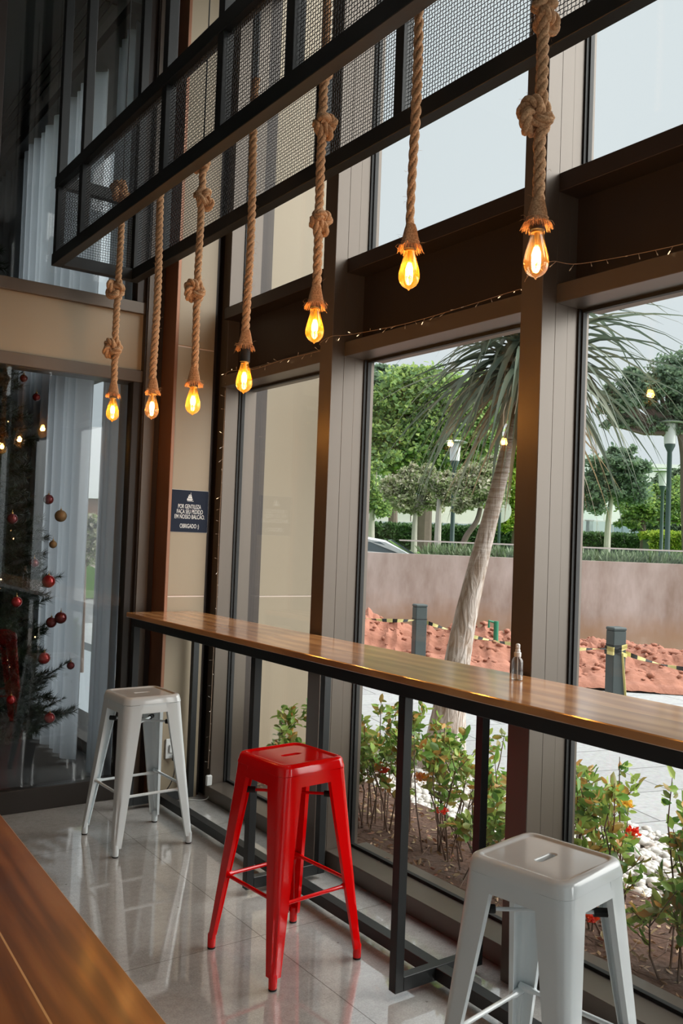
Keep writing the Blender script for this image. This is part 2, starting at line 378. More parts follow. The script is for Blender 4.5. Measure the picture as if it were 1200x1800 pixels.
# corner frame of the first bay
mb = MB(); mb.bbox(2.392, XG - .026, 4.575, 4.66, 0, H, .002); mb.box(XG + .01, XG + .09, 4.575, 4.66, 0, H)
o = struct(mb.build('trim_7', M['alu'], smooth=False))
MB().box(XG - .0255, XG + .0095, 4.569, 4.66, 0, H).build('gasket', M['gasket'], o, smooth=False)
# bays: glass, sill, spandrel transom
bays = [(3.359 + TM, 4.575)] + [(MY[i + 1] + TM, MY[i]) for i in range(5)] + [(-4.0, -2.981)]
ZS = .077; ZL0, ZL1, ZU0, ZU1 = 2.348, 2.415, 2.740, 2.806
k = 1
for bi, (y0, y1) in enumerate(bays):
    for lo, (z0, z1) in enumerate(((ZS, ZL0), (ZU1, H))):
        w = struct(MB().box(XG - .004, XG + .004, y0 + .004, y1 - .004, z0 + .004, z1).build('window_%d' % k, M['window_glass'], smooth=False)); k += 1
        g = MB()
        t = .012
        g.box(XG - .010, XG + .010, y0, y0 + t, z0, z1); g.box(XG - .010, XG + .010, y1 - t, y1, z0, z1)
        g.box(XG - .010, XG + .010, y0 + t, y1 - t, z0, z0 + t); g.box(XG - .010, XG + .010, y0 + t, y1 - t, z1 - t, z1)
        g.build('gasket', M['gasket'], w, smooth=False)
        if lo == 0:
            s_ = MB().bbox(XS, XG + .09, y0, y1, 0.001, ZS, .002).build('sill', M['alu'], w, smooth=False)
            a = MB().bbox(XS + .002, XG + .09, y0, y1, ZL0, ZL1, .002).build('head', M['alu'], w, smooth=False)
        else:
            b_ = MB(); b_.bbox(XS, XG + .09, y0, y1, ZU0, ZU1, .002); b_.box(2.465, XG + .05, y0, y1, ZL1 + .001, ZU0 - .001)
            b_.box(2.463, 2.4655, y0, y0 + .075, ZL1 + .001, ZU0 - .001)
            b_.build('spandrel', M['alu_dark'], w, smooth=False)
# glazed end wall (y = YW) with a beige band between the two levels
XL = -4.0; XR = 1.968
w = struct(MB().box(XL, XR, YW - .004, YW + .004, .12, ZL0).build('window_%d' % k, M['end_glass'], smooth=False)); k += 1
fr = MB(); fr.bbox(XL, XR, YW - .03, YW + .05, .001, .119, .002)
for x in (XR, -.55, -3.0): fr.bbox(x - .05, x, YW - .03, YW + .05, .119, ZL0, .002)
fr.build('window_frame', P('dark_frame', (.028, .022, .018), .45, .2), w, smooth=False)
w = struct(MB().box(XL, XR, YW - .004, YW + .004, ZU1, H).build('window_%d' % k, M['end_glass'], smooth=False)); k += 1
fr = MB()
for x in (1.140, -.55, -3.0): fr.bbox(x - .05, x, YW - .03, YW + .05, ZU1, H, .002)
fr.bbox(XR - .05, XR, YW - .03, YW + .05, ZU1, H, .002)
fr.build('window_frame', M['alu_dark'], w, smooth=False)
band = struct(MB().box(XL, 2.02, YW - .01, YW + .12, ZL1, ZU0).build('wall_back', M['beige'], smooth=False))
MB().bbox(XL, 2.02, YW - .035, YW + .12, ZL0, ZL1, .002).build('lower_rail', M['alu'], band, smooth=False)
MB().bbox(XL, 2.02, YW - .035, YW + .12, ZU0, ZU1, .002).build('upper_rail', M['alu'], band, smooth=False)
# corner column between end wall and window wall
c = MB(); c.bbox(1.968, 2.044, 4.765, 4.93, 0, H, .002); c.bbox(2.044, 2.086, 4.79, 4.93, 0, H, .002)
col = struct(c.build('wall_corner', M['alu_dark'], smooth=False))
MB().bbox(1.976, 2.040, 4.757, 4.7645, 0, H, .001).build('joint_cover', M['alu'], col, smooth=False)
MB().bbox(2.086, 2.106, 4.622, 4.93, 0, H, .002).build('copper_edge', M['copper'], col, smooth=False)
p = MB()
for z0, z1 in ((0, 1.139), (1.147, 2.556), (2.564, H)): p.bbox(2.107, 2.336, 4.63, 4.93, z0, z1, .002)
p.build('cladding_panel', M['beige'], col, smooth=False)
j = MB()
for z in (1.139, 2.556): j.box(2.107, 2.336, 4.634, 4.9, z, z + .008)
j.build('joint_strip', M['beige_seam'], col, smooth=False)
MB().box(2.337, 2.392, 4.70, 4.93, 0, H).build('gap_shade_fill', M['gasket'], col, smooth=False)  # black fill stands in for the shade inside the recess
MB().bbox(2.345, 2.362, 4.655, 4.70, 0, H, .002).build('edge_profile', M['alu_dark'], col, smooth=False)
# return wall of the building outside, seen through the first bay
ext = MB()
for z0, z1 in ((-.1, 1.114), (1.120, 2.56), (2.566, 5.2)): ext.bbox(2.60, 3.42, 4.90, 5.05, z0, z1, .003)
ext = struct(ext.build('wall_outside', M['beige'], smooth=False))
je = MB()
for z in (1.114, 2.560): je.box(2.60, 3.42, 4.903, 5.04, z, z + .006)
je.build('joint_strip', M['beige_seam'], ext, smooth=False)
struct(MB().box(2.393, 2.72, 4.662, 5.05, -.1, 5.2).build('wall_return', M['alu_dark'], smooth=False))
# window side of the adjoining room
adj = MB()
for y in (5.25, 6.35, 7.6, 8.9, 10.3): adj.bbox(2.12, 2.22, y, y + .09, 0, H, .002)
adj.box(2.12, 2.22, 7.2, 10.5, 0, H); adj.box(2.121, 2.219, 6.44, 7.1999, .081, 2.549); adj.bbox(2.12, 2.22, 5.05, 10.5, 0, .08, .002); adj.bbox(2.12, 2.22, 5.05, 10.5, 2.55, 2.80, .002); adj.bbox(2.12, 2.22, 4.94, 5.05, 0, H, .002)  # the solid infills are added behind the curtain to block daylight
w = struct(MB().box(2.166, 2.174, 5.05, 10.5, .08, H).build('window_%d' % k, M['window_glass'], smooth=False))
adj.build('window_frame', M['alu_dark'], w, smooth=False)
slot = MB()
for i in range(4): slot.box(1.76 + i * .045, 1.79 + i * .045, 5.35, 10.2, H - .014, H - .002)
tag(slot.build('air_diffuser', M['gasket']), 'dark slotted air diffuser in the ceiling beyond the glazed end wall', 'air vent')

# outdoor ground
def seam_ground(name, c1, c2, sx_, sy_, rot=0.0, seamc=(.12, .12, .12), sc=30, w=.006, rough=.8):
    m, nt, N, L, b = base(name)
    t = N.new('ShaderNodeTexCoord'); mp = N.new('ShaderNodeMapping'); mp.inputs['Rotation'].default_value = (0, 0, rot); L.new(t.outputs['Object'], mp.inputs[0])
    br = N.new('ShaderNodeTexBrick'); br.inputs['Scale'].default_value = 1.0; br.inputs['Brick Width'].default_value = sx_; br.inputs['Row Height'].default_value = sy_
    br.inputs['Mortar Size'].default_value = w; br.inputs['Mortar Smooth'].default_value = .2; br.offset = .5; br.inputs['Color1'].default_value = (*c1, 1); br.inputs['Color2'].default_value = (*c2, 1); br.inputs['Mortar'].default_value = (*seamc, 1)
    L.new(mp.outputs[0], br.inputs['Vector'])
    nz = N.new('ShaderNodeTexNoise'); nz.inputs['Scale'].default_value = sc; nz.inputs['Detail'].default_value = 8; L.new(t.outputs['Object'], nz.inputs['Vector'])
    mx = N.new('ShaderNodeMix'); mx.data_type = 'RGBA'; mx.blend_type = 'OVERLAY'; mx.inputs[0].default_value = .45; L.new(br.outputs['Color'], mx.inputs[6]); L.new(nz.outputs['Color'], mx.inputs[7])
    hs = N.new('ShaderNodeHueSaturation'); hs.inputs['Saturation'].default_value = .25; L.new(mx.outputs[2], hs.inputs['Color'])
    L.new(hs.outputs[0], b.inputs['Base Color']); b.inputs['Roughness'].default_value = rough
    return m
M['pave'] = seam_ground('pale_paving', (.36, .375, .385), (.31, .325, .335), 1.0, .5, .25)
M['soil'] = P('dark_soil', (.10, .050, .032), .95, noise=.5, nscale=25, bump=1.0, bscale=40)
M['red_dirt'] = P('red_dirt', (.44, .19, .125), .95, noise=.3, nscale=6, bump=.9, bscale=30, col2=(.25, .10, .065))
M['asphalt'] = P('asphalt', (.22, .22, .22), .9, noise=.2, nscale=20)
M['lawn'] = P('lawn', (.13, .26, .05), .9, noise=.4, nscale=8, bump=.5, bscale=80)
def quadpoly(name, pts, z0, z1, m):
    n = len(pts); mb = MB(); mb.add([(x, y, z0) for x, y in pts] + [(x, y, z1) for x, y in pts], [tuple(range(n - 1, -1, -1)), tuple(range(n, 2 * n))] + [(i, (i + 1) % n, n + (i + 1) % n, n + i) for i in range(n)])
    return struct(mb.build(name, m, smooth=False))
quadpoly('ground_soil', [(2.601, -4), (3.32, -4), (3.32, 4.9), (2.601, 4.9)], -.1, .03, M['soil'])
quadpoly('ground_pebble_bed', [(3.32, -4), (4.15, -4), (4.15, 9), (3.42, 9), (3.42, 4.9), (3.32, 4.9)], -.1, -.012, P('pebble_bed', (.45, .40, .36), .9, noise=.3, nscale=40))
quadpoly('pavement', [(4.15, -8), (14, -8), (12.5, 3), (6.0, 14), (4.15, 14)], -.1, 0, M['pave'])
FX, FY = math.sin(YAW), math.cos(YAW); RX, RY = FY, -FX
def g(D, lat): return (FX * D + RX * lat, FY * D + RY * lat)
quadpoly('ground_street', [g(13.2, -16), g(13.2, 14), g(90, 60), g(90, -60)], -.25, -.05, M['asphalt'])
quadpoly('ground_terrace', [g(14.2, 1.15), g(14.2, 14), g(20, 14), g(20, 2.8), g(15.6, 2.8), g(15.6, 1.15)], -.04, 1.2, M['lawn'])
quadpoly('ground_park', [g(20.01, -25), g(20.01, 25), g(80, 55), g(80, -55)], -.04, 1.22, M['lawn'])

# concrete retaining wall with stains
def concrete():
    m, nt, N, L, b = base('stained_concrete')
    t = N.new('ShaderNodeTexCoord'); mp = N.new('ShaderNodeMapping'); mp.inputs['Scale'].default_value = (1.4, 1.4, .5); L.new(t.outputs['Object'], mp.inputs[0])
    n1 = N.new('ShaderNodeTexNoise'); n1.inputs['Scale'].default_value = 1.6; n1.inputs['Detail'].default_value = 9; n1.inputs['Roughness'].default_value = .65; L.new(mp.outputs[0], n1.inputs['Vector'])
    r = N.new('ShaderNodeValToRGB'); r.color_ramp.elements[0].position = .32; r.color_ramp.elements[0].color = (.33, .26, .215, 1); r.color_ramp.elements[1].position = .66; r.color_ramp.elements[1].color = (.58, .52, .49, 1)
    L.new(n1.outputs['Fac'], r.inputs[0])
    sp = N.new('ShaderNodeSeparateXYZ'); L.new(t.outputs['Object'], sp.inputs[0])
    n2 = N.new('ShaderNodeTexNoise'); n2.inputs['Scale'].default_value = 2.5; n2.inputs['Detail'].default_value = 6; L.new(t.outputs['Object'], n2.inputs['Vector'])
    ad = N.new('ShaderNodeMath'); ad.operation = 'MULTIPLY_ADD'; ad.inputs[1].default_value = .7; L.new(n2.outputs['Fac'], ad.inputs[0]); L.new(sp.outputs['Z'], ad.inputs[2])
    mr = N.new('ShaderNodeMapRange'); mr.inputs[1].default_value = .55; mr.inputs[2].default_value = 1.0; mr.inputs[3].default_value = .75; mr.inputs[4].default_value = 0; L.new(ad.outputs[0], mr.inputs[0])
    mx = N.new('ShaderNodeMix'); mx.data_type = 'RGBA'; L.new(mr.outputs[0], mx.inputs[0]); L.new(r.outputs[0], mx.inputs[6]); mx.inputs[7].default_value = (.40, .24, .13, 1)
    L.new(mx.outputs[2], b.inputs['Base Color']); b.inputs['Roughness'].default_value = .9
    return m
wa, wb = g(14.15, -2.6), g(12.9, 7.5)
dv = Vector((wb[0] - wa[0], wb[1] - wa[1], 0)).normalized(); nv = Vector((-dv.y, dv.x, 0))
pts = [(wa[0] + dv.x * 1.6, wa[1] + dv.y * 1.6), (wb[0], wb[1]), (wb[0] + nv.x * .2, wb[1] + nv.y * .2), (wa[0] + dv.x * 1.6 + nv.x * .2, wa[1] + dv.y * 1.6 + nv.y * .2)]
quadpoly('wall_concrete', pts, -.1, 1.31, concrete())

# ------------------------------------------------------------------ bar counter along the windows
XL_, XR_, TL = 1.8885, 2.247, .035
ZT, TH = 1.060, .026
YB1, YB0 = 4.615, -1.2
bar = empty('bar_counter', (1.87, 2.5, 0), 0, 'long narrow wooden bar counter on a black steel frame along the windows', 'bar table')
def child(o, root): o.parent = root; o.matrix_parent_inverse = Matrix.Translation(-Vector(root.location)); return o
tb = MB().bbox(-.195, .215, -(YB1 - YB0) / 2, (YB1 - YB0) / 2, -TH, 0, .003).build('tabletop', M['bar_wood'], bar, smooth=False)
tb.location = (2.060 - 1.87, (YB0 + YB1) / 2 - 2.5, ZT)
zu = .988
rl = MB(); rl.bbox(XL_, XL_ + TL, YB0 + .05, YB1 - .02, zu, ZT - TH - .0005, .0015); rl.bbox(XR_, XR_ + TL, YB0 + .05, YB1 - .02, zu, ZT - TH - .0005, .0015)
child(rl.build('top_rail', M['black_steel'], smooth=False), bar)
LY = [4.555, 3.250, 2.264, .93, -.35, -1.1]
for y in LY:
    for x in (XL_, XR_):
        lg = child(MB().bbox(x, x + TL, y, y + TL, .025, zu - .0005, .0015).build('leg', M['black_steel'], smooth=False), bar)
        ft = MB().lathe([(.004, .022), (.007, .022), (.007, .012), (.016, .010), (.017, .0)][::-1], (x + TL / 2, y + TL / 2, .001), 16).build('levelling_foot', M['rubber']); child(ft, bar)
        ft.parent = lg; ft.matrix_parent_inverse = lg.matrix_parent_inverse
    child(MB().bbox(XL_ + TL + .0005, XR_ - .0005, y, y + TL, .025, .072, .0015).build('cross_bar', M['black_steel'], smooth=False), bar)
    child(MB().bbox(XL_ + TL + .0005, XR_ - .0005, y, y + TL, zu + .002, ZT - TH - .001, .0015).build('cross_bar', M['black_steel'], smooth=False), bar)
xc = (XL_ + XR_ + TL) / 2
for i in range(len(LY) - 1):
    child(MB().bbox(xc - .024, xc + .024, LY[i + 1] + TL + .0005, LY[i] - .0005, .027, .070, .0015).build('stretcher', M['black_steel'], smooth=False), bar)

# ------------------------------------------------------------------ stools
def rsq(h, r, z, n=8, cx=0, cy=0):
    """rounded square loop, half size h, corner radius r"""
    pts = []
    for q, (sx_, sy_) in enumerate(((1, 1), (-1, 1), (-1, -1), (1, -1))):
        for i in range(n + 1):
            a = q * PI / 2 + i / n * PI / 2
            pts.append((cx + sx_ * (h - r) + r * math.cos(a), cy + sy_ * (h - r) + r * math.sin(a), z))
    return pts
def slotloop(hw, r, z, n=8):
    pts = []
    for q, (sx_, sy_) in enumerate(((1, 1), (-1, 1), (-1, -1), (1, -1))):
        for i in range(n + 1):
            a = q * PI / 2 + i / n * PI / 2
            pts.append((sx_ * hw + r * math.cos(a), r * math.sin(a), z))
    return pts
SH = .716
def make_stool(name, paint, label, rz, loc):
    t = empty(name, loc, rz, label, 'bar stool')
    hs = .1445
    m = MB()
    L = [slotloop(.030, .0095, SH - .022), slotloop(.030, .0095, SH - .007), slotloop(.032, .0120, SH - .0045), slotloop(.033, .0135, SH - .0045), rsq(.112, .018, SH - .0045),
         rsq(.116, .020, SH - .0045), rsq(.1195, .023, SH - .003), rsq(.1225, .026, SH), rsq(.130, .030, SH + .0005), rsq(.1375, .034, SH - .0015),
         rsq(.1425, .037, SH - .006), rsq(hs, .038, SH - .013), rsq(hs + .0050, .039, SH - .034), rsq(hs + .0050, .039, SH - .036), rsq(hs + .0015, .038, SH - .0362), rsq(hs - .002, .036, SH - .014), rsq(.12, .03, SH - .008)]
    m.loops(L)
    m.build('seat', paint, t, angle=50)
    a0, a1 = SH - .0365, SH - .078
    for k in range(4):
        ap = MB()
        Mz = Matrix.Rotation(k * PI / 2, 4, 'Z'); q = []
        s0, s1 = hs + .002, hs + .0065
        w = .076
        ap.add([Mz @ Vector(p) for p in [(-w, -s0, a0), (w, -s0, a0), (w, -s1, a1), (-w, -s1, a1), (-w, -s0 + .002, a0), (w, -s0 + .002, a0), (w, -s1 + .002, a1), (-w, -s1 + .002, a1), (-w, -s1 + .010, a1), (w, -s1 + .010, a1)]],
               [(3, 2, 1, 0), (4, 5, 6, 7), (0, 1, 5, 4), (3, 7, 8), (2, 9, 6), (3, 8, 9, 2), (7, 6, 9, 8)])
        ap.build('apron', paint, t, smooth=False)
    zt, zb = SH - .0378, .040
    ht, hb = hs + .003, .205
    for k in range(4):
        Mz = Matrix.Rotation(k * PI / 2, 4, 'Z'); lm = MB(); Ls = []
        N = 22
        for i in range(N + 1):
            f = i / N; z = zt + (zb - zt) * f
            half = ht + (hb - .004 - ht) * (f ** 1.06)
            w = .088 * (1 - f) + .036 * f; r = min(.037 * (1 - f) + .016 * f, w - .006); th = .003; lip = .018 * (1 - f) + .012 * f
            groove = .0045 if .09 < z < .27 else 0
            out = [(half - lip, half - w), (half, half - w)]          # inward lip, then outer face
            nA = 8
            for a in range(nA + 1):
                an = a / nA * PI / 2; rr = r - (groove if 3 <= a <= 5 else 0)
                out.append((half - r + rr * math.cos(an), half - r + rr * math.sin(an)))
            out += [(half - w, half), (half - w, half - lip)]
            inn = [(half - w + th, half - lip), (half - w + th, half - th)]
            for a in range(nA, -1, -1):
                an = a / nA * PI / 2; rr = r - th - (groove if 3 <= a <= 5 else 0)
                inn.append((half - r + rr * math.cos(an), half - r + rr * math.sin(an)))
            inn += [(half - th, half - w + th), (half - lip, half - w + th)]
            Ls.append([Mz @ Vector((x, y, z)) for x, y in out + inn])
        lm.loops(Ls, True, (True, True))
        c = Mz @ Vector((hb - .018, hb - .018, 0))
        lm.lathe([(.0140, .006), (.0148, .012), (.0148, .050), (.011, .058)], (c.x, c.y, 0), 18)
        leg = lm.build('leg', paint, t, angle=40)
        MB().lathe([(.0138, 0), (.0146, .003), (.0146, .0058)], (c.x, c.y, 0), 18).build('rubber_foot', M['rubber'], leg)
    zf = .262; hf = ht + (hb - ht) * ((zt - zf) / (zt - zb)) - .020
    for k in range(4):
        Mz = Matrix.Rotation(k * PI / 2, 4, 'Z'); fm = MB()
        zz = zf + (.012 if k % 2 else 0)
        pts = [(-hf - .004, -hf, zz), (-hf + .035, -hf, zz), (-hf + .05, -hf, zz), (hf - .05, -hf, zz), (hf - .035, -hf, zz), (hf + .004, -hf, zz)]
        fm.tube([Mz @ Vector(p) for p in pts], [.0105, .0105, .0068, .0068, .0105, .0105], 10)
        fm.build('foot_rest_bar', paint, t)
    for k in (0, 1):
        Mz = Matrix.Rotation(k * PI / 2, 4, 'Z'); zz = .566 + k * .012
        br = MB().tube([Mz @ Vector((-.141, -.141, zz)), Mz @ Vector((.141, .141, zz))], .0055, 8).build('brace', paint, t)
        for s_ in (-1, 1):
            d = Vector((1, 1, 0)).normalized() * .125 * s_
            a = Mz @ Vector((d.x, d.y, zz)); d2 = Vector((1, 1, 0)).normalized() * .160 * s_; b_ = Mz @ Vector((d2.x, d2.y, zz))
            MB().tube([a, b_], .0115, 10).build('rubber_sleeve', M['rubber'], br)
    return t
make_stool('bar_stool', M['white_paint'], 'glossy white metal bar stool in the far corner beside the glazed end wall', math.radians(2.0), (1.770, 4.132, 0))
make_stool('bar_stool', M['red_paint'], 'glossy red metal bar stool between the two white ones', math.radians(5.4), (1.759, 2.742, 0))
make_stool('bar_stool', M['white_paint'], 'glossy white metal bar stool nearest the camera, cut off by the bottom edge', math.radians(10.0), (1.770, 1.545, 0))

# ------------------------------------------------------------------ communal table in the foreground
tt = empty('communal_table', (.2, 1.3, 0), 0, 'reddish brown wooden plank table in the bottom left foreground', 'table')
Mt = Matrix.Rotation(math.radians(-2.4), 4, 'Z')
top = MB().bbox(-.62, 0, -2.2, 1.75, -.04, 0, .003).build('tabletop', M['table_wood'], tt, smooth=False)
top.matrix_local = Matrix.Translation((.6155 - .2, 0, .74)) @ Mt
for (x, y) in ((-.55, -2.1), (-.06, -2.1), (-.55, 1.62), (-.06, 1.62)):
    l = MB().bbox(-.03, .03, -.03, .03, .0, .6995, .002).build('leg', M['black_steel'], tt, smooth=False)
    p = Mt @ Vector((x, y, 0)); l.location = (.4155 + p.x, p.y, .0); l.rotation_euler = (0, 0, math.radians(-2.4))

# ------------------------------------------------------------------ spray bottle
bt = empty('spray_bottle', (2.172, 2.040, ZT + .0003), .4, 'small clear spray bottle with a white pump on the bar counter', 'bottle')
MB().lathe([(.016, 0), (.0185, .003), (.0185, .058), (.0175, .066), (.011, .074), (.0095, .078)], n=24).build('bottle_body', glass('clear_plastic', (.96, .98, .99), .08, .05, 3.5), bt)
MB().lathe([(.0150, .002), (.0172, .004), (.0172, .030)], n=20).build('liquid', glass('clear_liquid', (.95, .97, .98), .04, 0, 3), bt)
pm = MB().lathe([(.0115, .077), (.0115, .090), (.0085, .092), (.0085, .099), (.0065, .101), (.0075, .104), (.0075, .116), (.004, .119)], n=18)
pm.tube([(0, 0, .110), (-.011, 0, .110)], .0022, 8)
pm.build('pump_head', M['white_plastic'], bt); MB().tube([(0, 0, .077), (.002, 0, .02), (.005, 0, .004)], .0013, 6).build('dip_tube', M['mini_off'], bt)

# ------------------------------------------------------------------ notice on the column
sg = empty('notice_sign', (2.221, 4.629, 1.6255), 0, 'dark navy notice with white lettering and a ship on the beige column', 'sign')
navy = P('navy_card', (.012, .018, .036), .7, spec=.2); ink = P('white_print', (.80, .80, .78), .6)
MB().bbox(-.114, .114, -.003, .0005, -.119, .119, .0006).build('board', navy, sg, smooth=False)
MB().box(-.115, .115, -.001, .0006, -.120, .120).build('white_edge', ink, sg, smooth=False)
def text(body, w, h, x, z, name, parent, mat, bold=.004):
    cu = bpy.data.curves.new(name, 'FONT'); cu.body = body; cu.align_x = 'CENTER'; cu.extrude = .004; cu.offset = bold
    ob = bpy.data.objects.new(name, cu); COL.objects.link(ob); bpy.context.view_layer.update()
    dg = bpy.context.evaluated_depsgraph_get(); me = bpy.data.meshes.new_from_object(ob.evaluated_get(dg))
    bpy.data.objects.remove(ob); bpy.data.curves.remove(cu)
    n = len(me.vertices); co = np.zeros(n * 3); me.vertices.foreach_get('co', co); co = co.reshape(-1, 3)
    mn = co.min(0); mx_ = co.max(0); cx_ = (mn[0] + mx_[0]) / 2
    base_h = .70                                             # capital height of the font
    out = np.stack([x + (co[:, 0] - cx_) * w / (mx_[0] - mn[0]), -.0032 - (co[:, 2] - mn[2]) * .04, z + co[:, 1] * h / base_h], 1)
    me.vertices.foreach_set('co', out.ravel()); me.update(); me.materials.append(mat)
    o_ = bpy.data.objects.new(name, me); COL.objects.link(o_); o_.parent = parent; return o_
text('POR GENTILEZA', .142, .0235, -.002, .0155, 'lettering', sg, ink)
text('FAÇA SEU PEDIDO', .161, .0235, .001, -.0135, 'lettering', sg, ink)
text('EM NOSSO BALCÃO.', .186, .0235, .001, -.0425, 'lettering', sg, ink)
text('OBRIGADO :)', .118, .0235, .001, -.0955, 'lettering', sg, ink)
sh = MB()
def flat(pts): sh.add([(x, -.0034, z) for x, z in pts] + [(x, -.0045, z) for x, z in pts], [tuple(range(len(pts), 2 * len(pts))), tuple(range(len(pts) - 1, -1, -1))] + [(i, (i + 1) % len(pts), len(pts) + (i + 1) % len(pts), len(pts) + i) for i in range(len(pts))])
flat([(-.021, .062), (.010, .062), (.017, .072), (.012, .070), (-.012, .0695), (-.018, .076)])
flat([(-.019, .057), (.021, .057), (.019, .0595), (-.017, .0595)])
flat([(-.013, .072), (-.003, .072), (-.005, .087), (-.014, .085)]); flat([(-.001, .072), (.011, .072), (.008, .086), (-.003, .088)])
flat([(-.010, .088), (-.004, .088), (-.005, .095), (-.010, .094)]); flat([(-.001, .089), (.007, .088), (.004, .096), (-.001, .097)]); flat([(.001, .098), (.002, .098), (.002, .104), (.007, .1025), (.001, .106)])
sh.build('ship_emblem', ink, sg, smooth=False)

# ------------------------------------------------------------------ wall outlet, plug, cables, fairy lights
ol = empty('power_outlet', (2.163, 4.629, .292), 0, 'white power outlet low on the beige column with a black plug in it', 'outlet')
MB().bbox(-.031, .031, -.010, .0, -.055, .055, .003).build('cover_plate', M['white_plastic'], ol, smooth=False)
MB().bbox(-.012, .020, -.022, -.0105, -.022, .024, .003).build('socket_insert', M['white_plastic'], ol, smooth=False)
bpg = empty('power_plug', (2.176, 4.604, .262), 0, 'black plug and cable hanging from the low wall outlet', 'plug')
MB().bbox(-.011, .011, -.022, .002, -.034, .000, .003).build('plug_body', M['rubber'], bpg, smooth=False)
cb = [(0, -.012, -.034), (0, -.016, -.09), (-.02, -.02, -.15), (-.05, -.01, -.20), (-.085, 0, -.235), (-.12, .01, -.255)]
def smooth_path(P_, n=8):
    P_ = [Vector(p) for p in P_]; out = []
    for i in range(len(P_) - 1):
        a, b_, c_, d = P_[max(i - 1, 0)], P_[i], P_[i + 1], P_[min(i + 2, len(P_) - 1)]
        for k_ in range(n):
            t = k_ / n
            out.append(.5 * ((2 * b_) + (-a + c_) * t + (2 * a - 5 * b_ + 4 * c_ - d) * t * t + (-a + 3 * b_ - 3 * c_ + d) * t ** 3))
    out.append(P_[-1]); return out
MB().tube(smooth_path(cb), .003, 6).build('cable', M['rubber'], bpg)

def fairy(name, label, path, group, nb, every=1, seed=1, drop=.02, sag=None):
    """a light string: one wire, each small lamp its own part"""
    rr = random.Random(seed); p = smooth_path(path, 10)
    root = empty(name, p[0], 0, label, 'fairy lights', group); off = -Vector(p[0])
    w = MB(); w.tube([q + off for q in p], .0011, 5); 
    seg = [0];
    for i in range(1, len(p)): seg.append(seg[-1] + (p[i] - p[i - 1]).length)
    for i in range(nb):
        s_ = seg[-1] * (i + .5) / nb; j_ = next(a for a in range(1, len(seg)) if seg[a] >= s_)
        q = p[j_ - 1].lerp(p[j_], (s_ - seg[j_ - 1]) / max(1e-6, seg[j_] - seg[j_ - 1])) + off
        d = Vector((-.3, rr.uniform(-1, 1), rr.uniform(-1, .4) if drop > 0 else rr.uniform(-.3, .3))).normalized()
        w.tube([q, q + d * .016], .0009, 4)
        e_ = q + d * .016
        lamp = MB().tube([e_, e_ + d * .004, e_ + d * .011, e_ + d * .013], [.0012, .0016, .0016, .0006], 6)
        o_ = lamp.build('fairy_lamp', M['mini'] if rr.random() < (.35 if drop > 0 else .12) else M['mini_off'], root)
    w.build('wire', M['wire'], root)
    return root
fx = XS - .004
# along the spandrel foot from the corner towards the camera
pth = [(2.386, 4.56, 2.345), (fx, 4.50, 2.424), (fx, 4.2, 2.40), (fx, 3.9, 2.408), (fx, 3.50, 2.404), (XM - .004, 3.46, 2.41), (XM - .004, 3.36, 2.43), (fx, 3.3, 2.44), (fx, 2.9, 2.42), (fx, 2.5, 2.425), (fx, 2.24, 2.43), (fx, 2.19, 2.41), (XM - .004, 2.17, 2.43), (XM - .004, 2.06, 2.47), (fx, 1.98, 2.46), (fx, 1.6, 2.43), (fx, 1.3, 2.435), (fx, .9, 2.43)]
fairy('fairy_light_string', 'string of tiny warm lights strung along the beam above the tall windows', pth, 'fairy light strings', 62, seed=3)
pth2 = [(2.386, 4.57, 2.33), (2.384, 4.565, 1.9), (2.382, 4.568, 1.5), (2.384, 4.566, 1.1), (2.378, 4.568, .8), (2.376, 4.566, .4), (2.372, 4.565, .17)]
fairy('fairy_light_string', 'string of tiny lights hanging down the corner window frame', pth2, 'fairy light strings', 30, seed=5, drop=0)
ps = empty('power_supply', (2.372, 4.556, .105), 0, 'small white box at the lower end of the hanging fairy lights', 'power adapter')
MB().bbox(-.017, .017, -.016, .004, -.028, .030, .004).build('adapter_body', M['white_plastic'], ps, smooth=False)
MB().tube(smooth_path([(0, -.005, -.028), (-.01, -.03, -.085), (-.05, -.02, -.100), (-.10, .02, -.100), (-.15, .03, -.098), (-.19, .035, -.100)]), .0028, 6).build('cable', M['white_plastic'], ps)

# ------------------------------------------------------------------ hanging steel mesh box
FXm, BXm, ZM0, ZM1 = 1.386, 1.810, 2.868, 3.337
YM1, YM0 = 4.655, -.6
RW = .062
box = empty('hanging_mesh_rack', (1.6, 2.0, ZM0), 0, 'long black steel rack with wire mesh sides hung from the ceiling over the bar', 'hanging rack')
def part(mb, name, m, root, **k): return child(mb.build(name, m, **k), root)
for x, nm in ((FXm, 0), (BXm, 1)):
    x0, x1 = (x, x + .045) if nm == 0 else (x - .03, x)
    if nm == 0: x0, x1 = FXm, FXm + .05
    else: x0, x1 = BXm - .0, BXm + .05
    part(MB().bbox(x0, x1, YM0, YM1, ZM0, ZM0 + RW, .002), 'lower_rail', M['black_steel'], box, smooth=False)
    part(MB().bbox(x0, x1, YM0, YM1, ZM1 - RW, ZM1, .002), 'upper_rail', M['black_steel'], box, smooth=False)
for z0 in (ZM0, ZM1 - RW):
    for y in (YM1 - .05, YM0):
        part(MB().bbox(FXm + .0505, BXm - .0005, y, y + .05, z0, z0 + RW, .002), 'end_rail', M['black_steel'], box, smooth=False)
fposts = [4.605, 4.235, 3.265, 2.785, 2.31, 1.33, .35, -.6]
bposts = [4.605, 4.235, 2.785, 2.30, 1.33, .35, -.6]
for x0, ps_ in ((FXm, fposts), (BXm, bposts)):
    for y in ps_:
        part(MB().bbox(x0 + .004, x0 + .046, y, y + .045, ZM0 + RW + .0005, ZM1 - RW - .0005, .0015), 'post', M['black_steel'], box, smooth=False)
